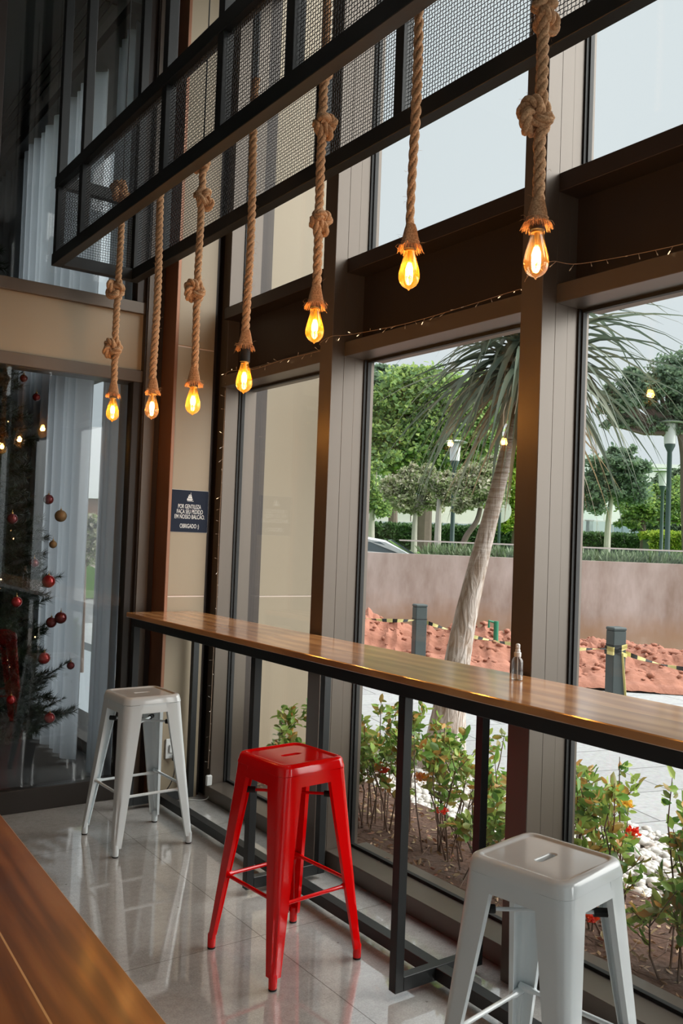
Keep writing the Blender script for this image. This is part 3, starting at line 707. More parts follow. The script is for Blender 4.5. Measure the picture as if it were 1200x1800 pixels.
for x0, ps_ in ((FXm, [4.605, 4.235, 3.265, 2.785, 1.33, -.6]), (BXm, [4.605, 1.33, -.6])):
    for y in ps_:
        part(MB().bbox(x0 + .004, x0 + .046, y, y + .045, ZM1 + .0005, H - .001, .0015), 'hanger', M['black_steel'], box, smooth=False)
def wire_panel(p0, p1, z0, z1, pitch=.0135, wr=.00085, bow=.0022):
    """woven crimped wire between horizontal points p0 and p1"""
    p0 = np.array(p0); p1 = np.array(p1); Lh = np.linalg.norm(p1 - p0); t = (p1 - p0) / Lh; nr = np.array([-t[1], t[0]])
    nv_ = max(2, int(Lh / pitch)); nh = max(2, int((z1 - z0) / pitch)); V = []; F = []; base_ = 0
    def wires(n_w, n_x, vertical):
        nonlocal base_
        for i in range(n_w):
            m_ = n_x * 2 + 1; s_ = np.linspace(0, 1, m_)
            ph = (1 if i % 2 else -1) * (1 if vertical else -1)
            off = bow * np.sin(np.pi * s_ * n_x + PI / 2) * ph * .5
            lat = bow * np.cos(np.pi * s_ * n_x) * .55
            u0 = (i + .5) / n_w
            ring = []
            for (da, db) in ((-wr, -wr), (wr, -wr), (wr, wr), (-wr, wr)):
                if vertical:
                    hx = p0[0] + t[0] * (u0 * Lh + da + lat) + nr[0] * (off + db); hy = p0[1] + t[1] * (u0 * Lh + da + lat) + nr[1] * (off + db)
                    hz = z0 + (z1 - z0) * s_
                    ring.append(np.stack([hx + 0 * s_, hy + 0 * s_, hz], 1))
                else:
                    hx = p0[0] + t[0] * (s_ * Lh) + nr[0] * (off + db); hy = p0[1] + t[1] * (s_ * Lh) + nr[1] * (off + db)
                    ring.append(np.stack([hx, hy, z0 + (z1 - z0) * u0 + da + lat * .4], 1))
            A = np.stack(ring, 1).reshape(-1, 3); V.append(A)
            i0 = np.arange(m_ - 1) * 4 + base_
            for k_ in range(4): F.append(np.stack([i0 + k_, i0 + (k_ + 1) % 4, i0 + 4 + (k_ + 1) % 4, i0 + 4 + k_], 1))
            base_ += m_ * 4
    wires(nv_, nh, True); wires(nh, nv_, False)
    return np.concatenate(V), np.concatenate(F)
def add_panels(x, ps_):
    ys = sorted(ps_)
    for i in range(len(ys) - 1):
        if ys[i + 1] < .2: continue
        V, F = wire_panel((x + .025, ys[i] + .046), (x + .025, ys[i + 1] - .001), ZM0 + RW - .004, ZM1 - RW + .004)
        child(npmesh('mesh_panel', V, F, M['mesh_steel']), box)
add_panels(FXm, fposts); add_panels(BXm, bposts)
V, F = wire_panel((FXm + .052, 4.63), (BXm - .002, 4.63), ZM0 + RW - .004, ZM1 - RW + .004); child(npmesh('mesh_panel', V, F, M['mesh_steel']), box)

# ------------------------------------------------------------------ rope pendant lights
def rope_mesh(path, R0=.0165, pitch=.085, n=7, loose=None, seed=0):
    """three twisted strands swept along a path"""
    P_ = [Vector(p) for p in path]; dist = [0]
    for i in range(1, len(P_)): dist.append(dist[-1] + (P_[i] - P_[i - 1]).length)
    Lt = dist[-1]; ns = int(Lt / .0055) + 2; q = []; j_ = 1
    for i in range(ns):
        s_ = Lt * i / (ns - 1)
        while j_ < len(P_) - 1 and dist[j_] < s_: j_ += 1
        q.append(P_[j_ - 1].lerp(P_[j_], (s_ - dist[j_ - 1]) / max(1e-9, dist[j_] - dist[j_ - 1])))
    nrm = Vector((1, 0, 0)); mb = MB(); S3 = [[], [], []]; rads = []
    for i in range(ns):
        t = (q[min(i + 1, ns - 1)] - q[max(i - 1, 0)]).normalized()
        nrm = (nrm - t * nrm.dot(t)); nrm = nrm.normalized() if nrm.length > 1e-5 else t.orthogonal().normalized(); bn = t.cross(nrm)
        s_ = Lt * i / (ns - 1); k_ = 1.0
        if loose: k_ = 1 + loose * math.sin(s_ * 9 + seed)
        for a in range(3):
            an = 2 * PI * (s_ / pitch + a / 3)
            S3[a].append(q[i] + (nrm * math.cos(an) + bn * math.sin(an)) * R0 * .52 * k_)
        rads.append(R0 * .56)
    for a in range(3): mb.tube(S3[a], rads, n)
    # loose hairs
    rr = random.Random(seed)
    for _ in range(int(Lt * 70)):
        i = rr.randrange(ns); d = Vector((rr.gauss(0, 1), rr.gauss(0, 1), rr.gauss(0, .6))).normalized()
        a = q[i] + d * R0 * .9; mb.tube([a, a + d * rr.uniform(.004, .012) + Vector((0, 0, rr.uniform(-.006, .008))), a + d * rr.uniform(.008, .016)], .0003, 3, False)
    return mb
def trefoil(cz, u, ang, flip=1):
    """an overhand knot as part of the rope path, listed from top to bottom, centred at height cz"""
    pts = []; N = 46
    t0 = PI / 2 * 0 + PI          # cut at the lobe facing -x
    for i in range(N + 1):
        t = t0 + .16 + (2 * PI - .32) * i / N
        x = math.sin(t) + 2 * math.sin(2 * t); y = math.cos(t) - 2 * math.cos(2 * t); z = -math.sin(3 * t)
        pts.append((x, y, z))
    # bring the cut lobe to the rope axis: cut point is (0,-3,0)
    out = []
    ca, sa = math.cos(ang), math.sin(ang)
    for (x, y, z) in pts:
        X = (y + 1.35) * u; Zv = -x * u * 1.02 * flip; Y = z * u * 1.35
        out.append(Vector((X * ca - Y * sa, X * sa + Y * ca, cz + Zv)))
    if out[0].z < out[-1].z: out = out[::-1]
    return out
def make_pendant(i, x, y, zb, ztass, ztop, knots, r, glassmat, label, sock=.012, seed=0, loose=None, lean=(0, 0)):
    root = empty('pendant_light', (x, y, zb), 0, label, 'pendant light', 'rope pendant lights')
    BH = .112                                                   # visible glass
    prof = [(.0015, -.0045), (.004, 0), (.012, .0035), (.021, .010), (.0275, .020), (.0305, .032), (.0305, .042), (.0275, .058), (.0225, .076), (.0175, .094), (.0145, .106), (.0135, BH)]
    b_ = MB().lathe(prof, n=28, cap=(True, False)).build('bulb', glassmat, root, angle=80)
    f = MB()
    for k_ in range(6):
        a = k_ * PI / 3; f.tube([(.004 * math.cos(a), .004 * math.sin(a), .074), (.0095 * math.cos(a), .0095 * math.sin(a), .058), (.0075 * math.cos(a), .0075 * math.sin(a), .040)], .0018, 6)
    f.build('filament', M['filament'], b_)
    st = MB().tube([(0, 0, .112), (0, 0, .086), (0, 0, .078)], [.007, .004, .0055], 8)
    for k_ in range(6):
        a = k_ * PI / 3; st.tube([(0, 0, .030), (.0085 * math.cos(a), .0085 * math.sin(a), .034)], .0006, 4)
    st.tube([(0, 0, .030), (0, 0, .078)], .0009, 5)
    st.build('glass_stem', M['brass'], b_)
    MB().lathe([(.0142, BH - .003), (.0145, BH + .004), (.0145, BH + .012), (.010, BH + .014)], n=20).build('screw_cap', M['brass'], b_)
    z1 = ztass - zb                                             # bottom of the tassel
    MB().lathe([(.0160, BH + .001), (.0185, BH + .003), (.0185, max(z1 + .02, BH + .03)), (.010, max(z1 + .03, BH + .04))], n=22).build('socket', M['rubber'], root)
    # tassel: flared ring of fibres
    rr = random.Random(seed + 50); tm = MB(); TLn = .062
    N = 84
    for k_ in range(N):
        a = 2 * PI * k_ / N + rr.uniform(-.03, .03); e_ = rr.uniform(.86, 1.12); rw = .0335 * e_
        pts = [(.0125, z1 + TLn + .012), (.0165, z1 + TLn), (.0215, z1 + TLn * .62), (.0245, z1 + TLn * .3), (rw * .9, z1 + .010), (rw * 1.05, z1 - .001 - rr.uniform(0, .006))]
        tm.tube([(p_[0] * math.cos(a + .10 * (j_ / 5)), p_[0] * math.sin(a + .10 * (j_ / 5)), p_[1]) for j_, p_ in enumerate(pts)], [.0012, .0015, .0017, .0017, .0012, .0004], 4, False)
    tm.lathe([(.0105, z1 + TLn + .014), (.0160, z1 + TLn), (.0205, z1 + TLn * .62), (.0235, z1 + TLn * .3), (.026, z1 + .012)][::-1], n=24, cap=(False, False))
    for hz in (.016, .024): tm.tube([(.0262 * math.cos(2 * PI * k_ / 24), .0262 * math.sin(2 * PI * k_ / 24), z1 + hz) for k_ in range(25)], .0011, 5, False)
    for _ in range(26):
        a = rr.uniform(0, 2 * PI); d = Vector((math.cos(a), math.sin(a), rr.uniform(-.6, .6))); s0 = Vector((.028 * math.cos(a), .028 * math.sin(a), z1 + rr.uniform(0, .03)))
        tm.tube([s0, s0 + d * .008, s0 + d * .014 + Vector((0, 0, rr.uniform(-.012, .004)))], .0004, 3, False)
    tm.build('tassel', M['rope'], root, angle=60)
    # rope path
    ztop_ = ztop - zb; z0 = z1 + TLn + .004; pts = [Vector((0, 0, ztop_))]
    zc = ztop_
    ks = sorted([(kz - zb, ang, fl) for kz, ang, fl in knots], reverse=True); u = r * .80
    def straight(za, zb_):
        n = max(1, int((za - zb_) / .05)); return [Vector((.003 * math.sin(7 * (za + (zb_ - za) * q / n) + seed), .003 * math.cos(5 * (za + (zb_ - za) * q / n)), za + (zb_ - za) * q / n)) for q in range(1, n + 1)]
    for kz, ang, fl in ks:
        kn = trefoil(kz, u, ang, fl); pts += straight(zc, kz + u * 4.2); pts += kn; zc = kz - u * 4.2; pts.append(Vector((0, 0, zc)))
    pts += straight(zc, z0)
    pts = smooth_path(pts, 4)
    rope_mesh(pts, r, .085 if not loose else .11, 7, loose, seed).build('rope', M['rope'], root, angle=70)
    MB().tube([(0, 0, ztop_ + .0), (0, 0, H - zb - .001)], .003, 6).build('cord', M['rubber'], root)
    # the lamp's own light
    ld = bpy.data.lights.new('bulb_light', 'POINT'); ld.energy = 4.6; ld.color = (1.0, .45, .12); ld.shadow_soft_size = .012
    lo = bpy.data.objects.new('bulb_light', ld); COL.objects.link(lo); lo.parent = root; lo.location = (0, 0, .05)
    return root
AM, CL = M['bulb_glass'], M['clear_bulb']
def zpx(x, y, v):       # height at which a plumb line over (x, y) crosses image row v
    z0, z1 = 1.6, 3.6
    def row(z):
        d = Vector((x, y, z)) - CAM; return 900 - FPX * d.dot(_u) / d.dot(_f)
    a, b_ = z0, z1
    for _ in range(50):
        m_ = (a + b_) / 2
        if row(m_) > v: a = m_
        else: b_ = m_
    return (a + b_) / 2
PX = 1.60
#       y      bottom  tassel bottom  top   knots(row, angle, flip)        glass label
pend = [
 (4.251, 740, 697, -318, [(613, 2.6, 1), (510, 2.9, -1), (338, 3.2, 1)], AM, 'rope pendant bulb farthest from the camera, two knots showing below the rack', .016, None),
 (3.766, 736, 692, -296, [], CL, 'unknotted rope pendant with a clear bulb, second from the far end', .0165, None),
 (3.346, 728, 678, -250, [(512, 2.8, 1), (348, .3, -1), (285, 2.7, 1)], AM, 'rope pendant with three knots hanging before the column with the notice', .0150, None),
 (2.918, 690, 614, -138, [], AM, 'rope pendant with a bare black socket above its bulb', .0150, None),
 (2.450, 602, 541, 4.0, [(387, .5, 1), (217, .3, 1), (122, 2.5, -1)], AM, 'knotted rope pendant right of the bare-socket one, bulb before the dark beam', .0150, None),
 (1.966, 508, 440, 4.0, [], AM, 'loosely twisted rope pendant with a frayed tassel, second nearest the camera', .0135, .22),
 (1.482, 488, 401, 4.0, [(205, 2.6, 1), (22, .4, -1)], CL, 'thick knotted rope pendant with a clear bulb, nearest the camera', .0150, None),
]
for i, (y, vb, vt, zt_, kn, gm, lab, rr_, lo_) in enumerate(pend):
    zb_ = zpx(PX, y, vb); zt2 = zpx(PX, y, vt); zt_ = zpx(PX, y, -zt_) if zt_ < 0 else zt_
    make_pendant(i, PX, y, zb_, zt2, zt_, [(zpx(PX, y, kr), a, fl) for kr, a, fl in kn], rr_, gm, lab, seed=i * 3 + 1, loose=lo_)

# ------------------------------------------------------------------ sheer curtains in the adjoining room
def curtain_mat():
    m, nt, N, L, b = base('sheer_fabric')
    b.inputs['Base Color'].default_value = (.70, .73, .76, 1); b.inputs['Roughness'].default_value = .9
    tl = N.new('ShaderNodeBsdfTranslucent'); tl.inputs[0].default_value = (.66, .70, .74, 1); tr = N.new('ShaderNodeBsdfTransparent')
    t = N.new('ShaderNodeTexCoord'); nz = N.new('ShaderNodeTexNoise'); nz.inputs['Scale'].default_value = 6; L.new(t.outputs['Object'], nz.inputs['Vector'])
    a = N.new('ShaderNodeMixShader'); a.inputs[0].default_value = .62; L.new(b.outputs[0], a.inputs[1]); L.new(tl.outputs[0], a.inputs[2])
    c_ = N.new('ShaderNodeMixShader'); mr_ = N.new('ShaderNodeMapRange'); mr_.inputs[3].default_value = .12; mr_.inputs[4].default_value = .20; L.new(nz.outputs['Fac'], mr_.inputs[0]); L.new(mr_.outputs[0], c_.inputs[0])
    L.new(a.outputs[0], c_.inputs[1]); L.new(tr.outputs[0], c_.inputs[2]); L.new(c_.outputs[0], N['Material Output'].inputs[0]); return m
M['curtain'] = curtain_mat()
def curtain(y0, y1, z0, z1, label, seed, fold=.16, amp=.034):
    rr = random.Random(seed); n = int((y1 - y0) / .012); V = []; F = []; nz_ = 14
    ph = [rr.uniform(0, 6) for _ in range(4)]
    for j_ in range(nz_ + 1):
        f = j_ / nz_
        for i in range(n + 1):
            y = y0 + (y1 - y0) * i / n; a = 2 * PI * y / fold
            x = 1.95 + amp * (.75 + .25 * f) * math.sin(a + 1.5 * math.sin(y * 7 + ph[0]) + .3 * f * math.sin(y * 5 + ph[1])) + .012 * math.sin(y * 31 + ph[2])
            yy = y + .02 * (1 - f) * math.sin(y * 7 + ph[3])
            V.append((x, yy, z0 + (z1 - z0) * f))
    for j_ in range(nz_):
        for i in range(n): q = j_ * (n + 1) + i; F.append((q, q + 1, q + n + 2, q + n + 1))
    me = bpy.data.meshes.new('sheer_curtain'); me.from_pydata(V, [], F); me.update()
    o_ = link('sheer_curtain', me, M['curtain'], None, True, 180)
    md = o_.modifiers.new('thickness', 'SOLIDIFY'); md.thickness = .0015
    return tag(o_, label, 'curtain', 'sheer curtains')
curtain(4.97, 5.33, .02, 4.52, 'pale sheer curtain hanging closest behind the end of the glazed wall', 3)
curtain(5.62, 9.6, .02, 4.52, 'wide pale sheer curtain behind the dark Christmas tree', 4)
struct(MB().box(1.86, 2.06, 4.94, 10.4, 4.53, 4.60).build('trim_8', M['ceiling'], smooth=False))

# ------------------------------------------------------------------ Christmas tree behind the glass
TX, TY, THt, TR = 1.09, 5.66, 3.35, .64
ct = empty('christmas_tree', (TX, TY, 0), 0, 'dark artificial Christmas tree standing behind the glazed end wall', 'Christmas tree')
rr = random.Random(21); br = MB(); tips = []; NV = []; 
br.tube([(0, 0, .02), (0, 0, THt)], [.03, .008], 8)
Vn = []; Fn = []; vc = 0
def needles(a, b_, dens, ln):
    global vc
    a = np.array(a); b_ = np.array(b_); L_ = np.linalg.norm(b_ - a); n = int(L_ * dens)
    if n < 1: return
    s_ = rng.random(n)[:, None]; p0 = a + (b_ - a) * s_; ax = (b_ - a) / L_
    d = rng.normal(size=(n, 3)); d -= (d @ ax)[:, None] * ax; d /= np.linalg.norm(d, axis=1)[:, None]; d = d * .85 + ax * .55
    w = np.cross(d, ax); w /= np.linalg.norm(w, axis=1)[:, None] + 1e-9
    tip = p0 + d * ln * (.7 + .6 * rng.random((n, 1)))
    V = np.stack([p0 - w * .0022, p0 + w * .0022, tip], 1).reshape(-1, 3); Vn.append(V); Fn.append(np.arange(n * 3).reshape(-1, 3) + vc); vc += n * 3
zl = .22
while zl < THt - .05:
    f = 1 - (zl - .2) / (THt - .2); nb = int(12 + 18 * f)
    for i in range(nb):
        a = rr.uniform(0, 2 * PI); R_ = TR * f ** .72 * rr.uniform(.80, 1.08) + .06
        p0 = Vector((0, 0, zl)); p1 = Vector((math.cos(a) * R_ * .55, math.sin(a) * R_ * .55, zl + .02)); p2 = Vector((math.cos(a) * R_, math.sin(a) * R_, zl + .04 + .10 * f))
        br.tube([p0, p1, p2], [.006, .004, .002], 4, False); needles(p0, p1, 420, .05); needles(p1, p2, 900, .05); tips.append(p2.copy())
        for k_ in range(4 + int(5 * f)):
            t = rr.uniform(.3, .95); q = p0.lerp(p2, t); sd = Vector((-math.sin(a), math.cos(a), 0)) * rr.choice((-1, 1)); e_ = q + (sd * .7 + Vector((math.cos(a), math.sin(a), 0)) + Vector((0, 0, rr.uniform(0, .6)))) * rr.uniform(.07, .15)
            br.tube([q, e_], [.003, .0015], 3, False); needles(q, e_, 900, .045)
    zl += .085
br.build('branches', P('tree_wire', (.03, .035, .02), .8), ct)
npmesh('needles', np.concatenate(Vn), np.concatenate(Fn), leafmat('fir_needles', [(.008, .018, .008), (.016, .035, .016), (.03, .05, .026)], .1), ct)
MB().lathe([(.16, 0), (.16, .02), (.05, .06), (.04, .12)], n=20).build('stand', M['rubber'], ct)
li = MB()
for k_ in range(98):
    p_ = tips[(k_ * 37) % len(tips)] * rr.uniform(.55, 1.0)
    MB().sphere((p_.x, p_.y, (tips[(k_ * 37) % len(tips)]).z + rr.uniform(-.05, .03)), .0045, 6, 4).build('tree_light', M['tree_lamp'], ct)
ball_cols = [('red', P('red_bauble', (.45, .012, .012), .12, .5, coat=.6)), ('dark red', P('dark_red_bauble', (.16, .008, .010), .2, .4, coat=.5)), ('dull gold', P('gold_bauble', (.30, .17, .07), .5, .4))]
spots = [(43, 665, 13, 1), (66, 698, 13, 1), (88, 878, 17, 1), (110, 907, 20, 2), (96, 957, 13, 2), (88, 1022, 22, 0), (110, 1086, 20, 1), (93, 1094, 18, 1), (80, 1157, 20, 0), (90, 1262, 18, 0), (20, 1230, 15, 0), (128, 1170, 13, 1), (22, 912, 18, 1), (30, 1058, 18, 0), (62, 990, 16, 1)]
names_ = ['near the very top right of the tree', 'on a short upper branch right of the tree', 'before the bright curtain, upper of the middle pair', 'hanging just below the dark red one mid tree', 'tucked under the middle branches', 'low where the reflected counter ends', 'at the right below the reflected counter', 'partly behind another bauble below the counter reflection', 'at the height of the stool seats', 'lowest on the right side of the tree', 'lowest on the left near the frame edge', 'at the right edge above the floor reflection', 'in the dark left part at eye height', 'in the dark left part below eye height', 'deep inside the tree above the counter reflection']
for i, (px, py, rpx, c_) in enumerate(spots):
    D = 4.95 if px > 40 else 4.75
    p_ = at(px * .97, py, D); r_ = rpx * .5 * D / FPX * 1.05
    o_ = empty('bauble', p_, 0, '%s round bauble %s' % (ball_cols[c_][0], names_[i]), 'Christmas bauble', 'baubles on the Christmas tree')
    MB().sphere((0, 0, 0), r_, 24, 14).build('ball', ball_cols[c_][1], o_)
    MB().lathe([(.005, r_ - .001), (.005, r_ + .006), (.001, r_ + .007), (.001, r_ + .02)], n=8).build('cap', M['brass'], o_)

# ------------------------------------------------------------------ outdoors: planting strip by the windows
def leaf_cloud(cent, size, n, aspect=.42, up=.5, spread=None, normals=None):
    """n separate six-vertex leaves (folded along the rib) around the given points"""
    c_ = np.asarray(cent, float); d = rng.normal(size=(n, 3)); d[:, 2] = d[:, 2] * .6 + up; d /= np.linalg.norm(d, axis=1)[:, None]
    w = np.cross(d, rng.normal(size=(n, 3))); w /= np.linalg.norm(w, axis=1)[:, None]; nn = np.cross(w, d)
    L_ = (size * (.65 + .7 * rng.random(n)))[:, None]; Wd = L_ * aspect * .5
    p = [c_, c_ + d * L_ * .35 + w * Wd + nn * Wd * .25, c_ + d * L_ * .75 + w * Wd * .75 + nn * Wd * .2, c_ + d * L_ - nn * L_ * .08, c_ + d * L_ * .75 - w * Wd * .75 + nn * Wd * .2, c_ + d * L_ * .35 - w * Wd + nn * Wd * .25]
    V = np.stack(p, 1).reshape(-1, 3); b0 = np.arange(n)[:, None] * 6
    F = np.concatenate([b0 + np.array([[0, 1, 2, 3]]), b0 + np.array([[0, 3, 4, 5]])])
    return V, F
M['shrub'] = leafmat('shrub_leaves', [(0.077, 0.182, 0.039), (0.168, 0.336, 0.063), (0.308, 0.476, 0.098), (0.504, 0.616, 0.154), (0.196, 0.308, 0.084), (0.630, 0.308, 0.084), (0.140, 0.280, 0.098)], .4, .3)
M['stem'] = P('woody_stem', (.14, .085, .06), .85, noise=.3)
M['orange_fl'] = leafmat('orange_petals', [(.85, .22, .02), (.95, .40, .04), (.95, .55, .08)], .35)
M['red_fl'] = leafmat('red_petals', [(.80, .015, .01), (.90, .06, .015), (.90, .18, .03)], .35)
M['yellow_fl'] = leafmat('yellow_petals', [(.85, .52, .05), (.95, .70, .12), (.90, .40, .04)], .35)
def shrub(x, y, h, rad, nst, label, flowers, seed, dens=1.0):
    rr = random.Random(seed); root = empty('ixora_shrub', (x, y, .03), 0, label, 'shrub', 'flowering shrubs along the windows')
    st = MB(); cen = []; sz = []
    for k_ in range(nst):
        a = rr.uniform(0, 2 * PI); R_ = rad * math.sqrt(rr.random()); hh = h * rr.uniform(.62, 1.05) * (1 - .22 * (R_ / rad))
        b_ = Vector((math.cos(a + rr.uniform(-.8, .8)) * R_ * .65, math.sin(a) * R_ * .65, 0)); t_ = Vector((math.cos(a) * R_, math.sin(a) * R_, hh))
        m1 = b_.lerp(t_, .4) + Vector((rr.uniform(-.05, .05), rr.uniform(-.05, .05), 0)); m2 = b_.lerp(t_, .75) + Vector((rr.uniform(-.03, .03), rr.uniform(-.03, .03), .01))
        st.tube([b_, m1, m2, t_], [.0045, .0035, .0028, .0015], 5, False)
        ends = [(m2, t_)]
        for _ in range(rr.choice((1, 2, 3))):
            q = m1.lerp(m2, rr.random()); e_ = q + Vector((rr.uniform(-.12, .12), rr.uniform(-.12, .12), rr.uniform(.04, .16))); st.tube([q, e_], [.0024, .0012], 4, False); ends.append((q, e_))
        for a_, b2 in ends:
            for _ in range(int(rr.randint(12, 21) * dens)):
                t = rr.random() ** .55; p_ = a_.lerp(b2, t); cen.append(p_ + Vector((rr.gauss(0, .008), rr.gauss(0, .008), rr.gauss(0, .008))))
    V, F = leaf_cloud([tuple(p_) for p_ in cen], .052, len(cen), .46, .35)
    st.build('stems', M['stem'], root); npmesh('foliage', V, F, M['shrub'], root)
    for (fx_, fy_, fz_, m_) in flowers:
        n = 60; dd = rng.normal(size=(n, 3)); dd[:, 2] = np.abs(dd[:, 2]); dd /= np.linalg.norm(dd, axis=1)[:, None]
        V, F = leaf_cloud(np.array([(fx_ - x, fy_ - y, fz_ - .03)]) + dd * .022, .017, n, .6, .3); npmesh('flower_head', V, F, m_, root)
    return root
def onx(px, py, X):      # point on the plane x = X seen at that pixel
    d = (_f + _r * ((px - 600) / FPX) - _u * ((py - 900) / FPX)); return CAM + d * (X / d.x)
def fl(px, py, X, m_): p_ = onx(px, py, X); return (p_.x, p_.y, p_.z, m_)
O_, R_F, Y_ = M['orange_fl'], M['red_fl'], M['yellow_fl']
shrub(2.86, 4.25, .62, .20, 9, 'small leafy shrub with a yellow flower behind the first tall window', [fl(508, 1290, 2.80, Y_)], 31)
shrub(2.92, 3.62, .74, .27, 20, 'dense bushy shrub at the left end of the middle window', [fl(662, 1345, 2.80, O_), fl(672, 1358, 2.82, R_F)], 32)
shrub(2.98, 3.12, .70, .26, 19, 'leafy shrub in front of the palm trunk', [fl(735, 1368, 2.85, O_), fl(775, 1430, 2.80, R_F), fl(745, 1372, 2.85, O_)], 33, .8)
shrub(3.00, 2.62, .66, .22, 12, 'reddish sparse shrub behind the second dark mullion', [fl(858, 1500, 2.85, R_F)], 34, .6)
shrub(2.95, 2.15, .80, .24, 13, 'shrub with long bare stems just right of the wide mullion', [fl(1082, 1392, 2.95, Y_), fl(1100, 1418, 2.95, Y_)], 35, .75)
shrub(3.02, 1.72, .80, .26, 18, 'tall green shrub at the right edge of the photo', [fl(1112, 1468, 2.9, R_F)], 36, .9)
shrub(2.80, 1.85, .40, .18, 8, 'low shrub with a bright red flower behind the near white stool', [fl(1040, 1620, 2.72, R_F)], 37, .9)
shrub(2.92, 1.25, .72, .25, 15, 'green shrub half cut off by the right edge', [], 38)
shrub(2.80, 2.90, .34, .16, 6, 'very low yellowish shrub close to the glass', [], 39, .7)
# pebbles and litter
def pebbles(n, x0, x1, y0, y1, zc, r0, r1, name, mat, label, cat):
    ico = [(0, 0, -1), (.72, -.53, -.45), (-.28, -.85, -.45), (-.89, 0, -.45), (-.28, .85, -.45), (.72, .53, -.45), (.28, -.85, .45), (-.72, -.53, .45), (-.72, .53, .45), (.28, .85, .45), (.89, 0, .45), (0, 0, 1)]
    fc = [(0, 2, 1), (1, 5, 0), (0, 3, 2), (0, 4, 3), (0, 5, 4), (1, 10, 5), (2, 6, 1), (3, 7, 2), (4, 8, 3), (5, 9, 4), (1, 6, 10), (2, 7, 6), (3, 8, 7), (4, 9, 8), (5, 10, 9), (6, 11, 10), (7, 11, 6), (8, 11, 7), (9, 11, 8), (10, 11, 9)]
    I = np.array(ico); c_ = np.stack([rng.uniform(x0, x1, n), rng.uniform(y0, y1, n), zc + rng.uniform(-.004, .012, n)], 1)
    r_ = rng.uniform(r0, r1, n)[:, None, None]; sc = rng.uniform(.6, 1.3, (n, 1, 3)); sc[:, :, 2] *= .6; a = rng.uniform(0, 6.28, n); V = I[None] * r_ * sc
    x = V[:, :, 0] * np.cos(a)[:, None] - V[:, :, 1] * np.sin(a)[:, None]; y = V[:, :, 0] * np.sin(a)[:, None] + V[:, :, 1] * np.cos(a)[:, None]
    V = np.stack([x, y, V[:, :, 2]], 2) + c_[:, None]; F = (np.array(fc)[None] + (np.arange(n) * 12)[:, None, None]).reshape(-1, 3)
    o_ = npmesh(name, V.reshape(-1, 3), F, mat); o_.data.polygons.foreach_set('use_smooth', [True] * len(F)); return tag(o_, label, cat, None, 'stuff')
pebbles(7500, 3.25, 4.15, .4, 6.5, .005, .016, .034, 'pebbles', leafmat('river_pebbles', [(.50, .46, .42), (.62, .60, .57), (.72, .70, .67), (.55, .46, .40)], 0.0, .7), 'white and tan pebbles around the palm between shrubs and paving', 'pebbles')
n = 1500; cc = np.stack([rng.uniform(2.62, 3.3, n), rng.uniform(.4, 4.8, n), np.full(n, .036)], 1)
V, F = leaf_cloud(cc, .035, n, .4, .05); V[:, 2] = np.maximum(V[:, 2], .032)
tag(npmesh('leaf_litter', V, F, leafmat('dry_leaves', [(.22, .12, .07), (.38, .22, .12), (.45, .36, .20), (.30, .10, .07)], .1)), 'dry fallen leaves on the dark soil under the shrubs', 'leaf litter', None, 'stuff')
tw = MB()
for _ in range(120):
    p_ = Vector((rng.uniform(2.62, 3.25), rng.uniform(.5, 4.7), .04)); a = rng.uniform(0, 6.28); l_ = rng.uniform(.08, .3)
    tw.tube([p_, p_ + Vector((math.cos(a) * l_ * .5, math.sin(a) * l_ * .5, rng.uniform(0, .05))), p_ + Vector((math.cos(a + .3) * l_, math.sin(a + .3) * l_, rng.uniform(0, .03)))], [.002, .0018, .001], 4, False)
tag(tw.build('fallen_twigs', M['stem']), 'thin dry twigs lying on the soil under the shrubs', 'twigs', None, 'stuff')

# ------------------------------------------------------------------ palm with a leaning trunk
def bark():
    m, nt, N, L, b = base('pale_palm_bark')
    t = N.new('ShaderNodeTexCoord'); mp = N.new('ShaderNodeMapping'); mp.inputs['Scale'].default_value = (14, 14, 3); L.new(t.outputs['Object'], mp.inputs[0])
    n1 = N.new('ShaderNodeTexNoise'); n1.inputs['Scale'].default_value = 1.6; n1.inputs['Detail'].default_value = 8; n1.inputs['Distortion'].default_value = 1.5; L.new(mp.outputs[0], n1.inputs['Vector'])
    mp2 = N.new('ShaderNodeMapping'); mp2.inputs['Scale'].default_value = (5, 5, 55); L.new(t.outputs['Object'], mp2.inputs[0]); n2 = N.new('ShaderNodeTexNoise'); n2.inputs['Scale'].default_value = 1.2; n2.inputs['Detail'].default_value = 4; L.new(mp2.outputs[0], n2.inputs['Vector'])
    sp = N.new('ShaderNodeSeparateXYZ'); L.new(t.outputs['Object'], sp.inputs[0]); mr_ = N.new('ShaderNodeMapRange'); mr_.inputs[1].default_value = 1.2; mr_.inputs[2].default_value = 2.2; L.new(sp.outputs['Z'], mr_.inputs[0])
    mxf = N.new('ShaderNodeMix'); L.new(mr_.outputs[0], mxf.inputs[0]); L.new(n1.outputs['Fac'], mxf.inputs[2]); L.new(n2.outputs['Fac'], mxf.inputs[3])
    r = N.new('ShaderNodeValToRGB'); r.color_ramp.elements[0].position = .36; r.color_ramp.elements[0].color = (.34, .25, .19, 1); r.color_ramp.elements[1].position = .6; r.color_ramp.elements[1].color = (.64, .56, .51, 1)
    L.new(mxf.outputs[0], r.inputs[0]); L.new(r.outputs[0], b.inputs['Base Color']); b.inputs['Roughness'].default_value = .9
    bp = N.new('ShaderNodeBump'); bp.inputs['Strength'].default_value = 1.0; bp.inputs['Distance'].default_value = .025; L.new(mxf.outputs[0], bp.inputs['Height']); L.new(bp.outputs[0], b.inputs['Normal'])
    return m
DP = 5.9
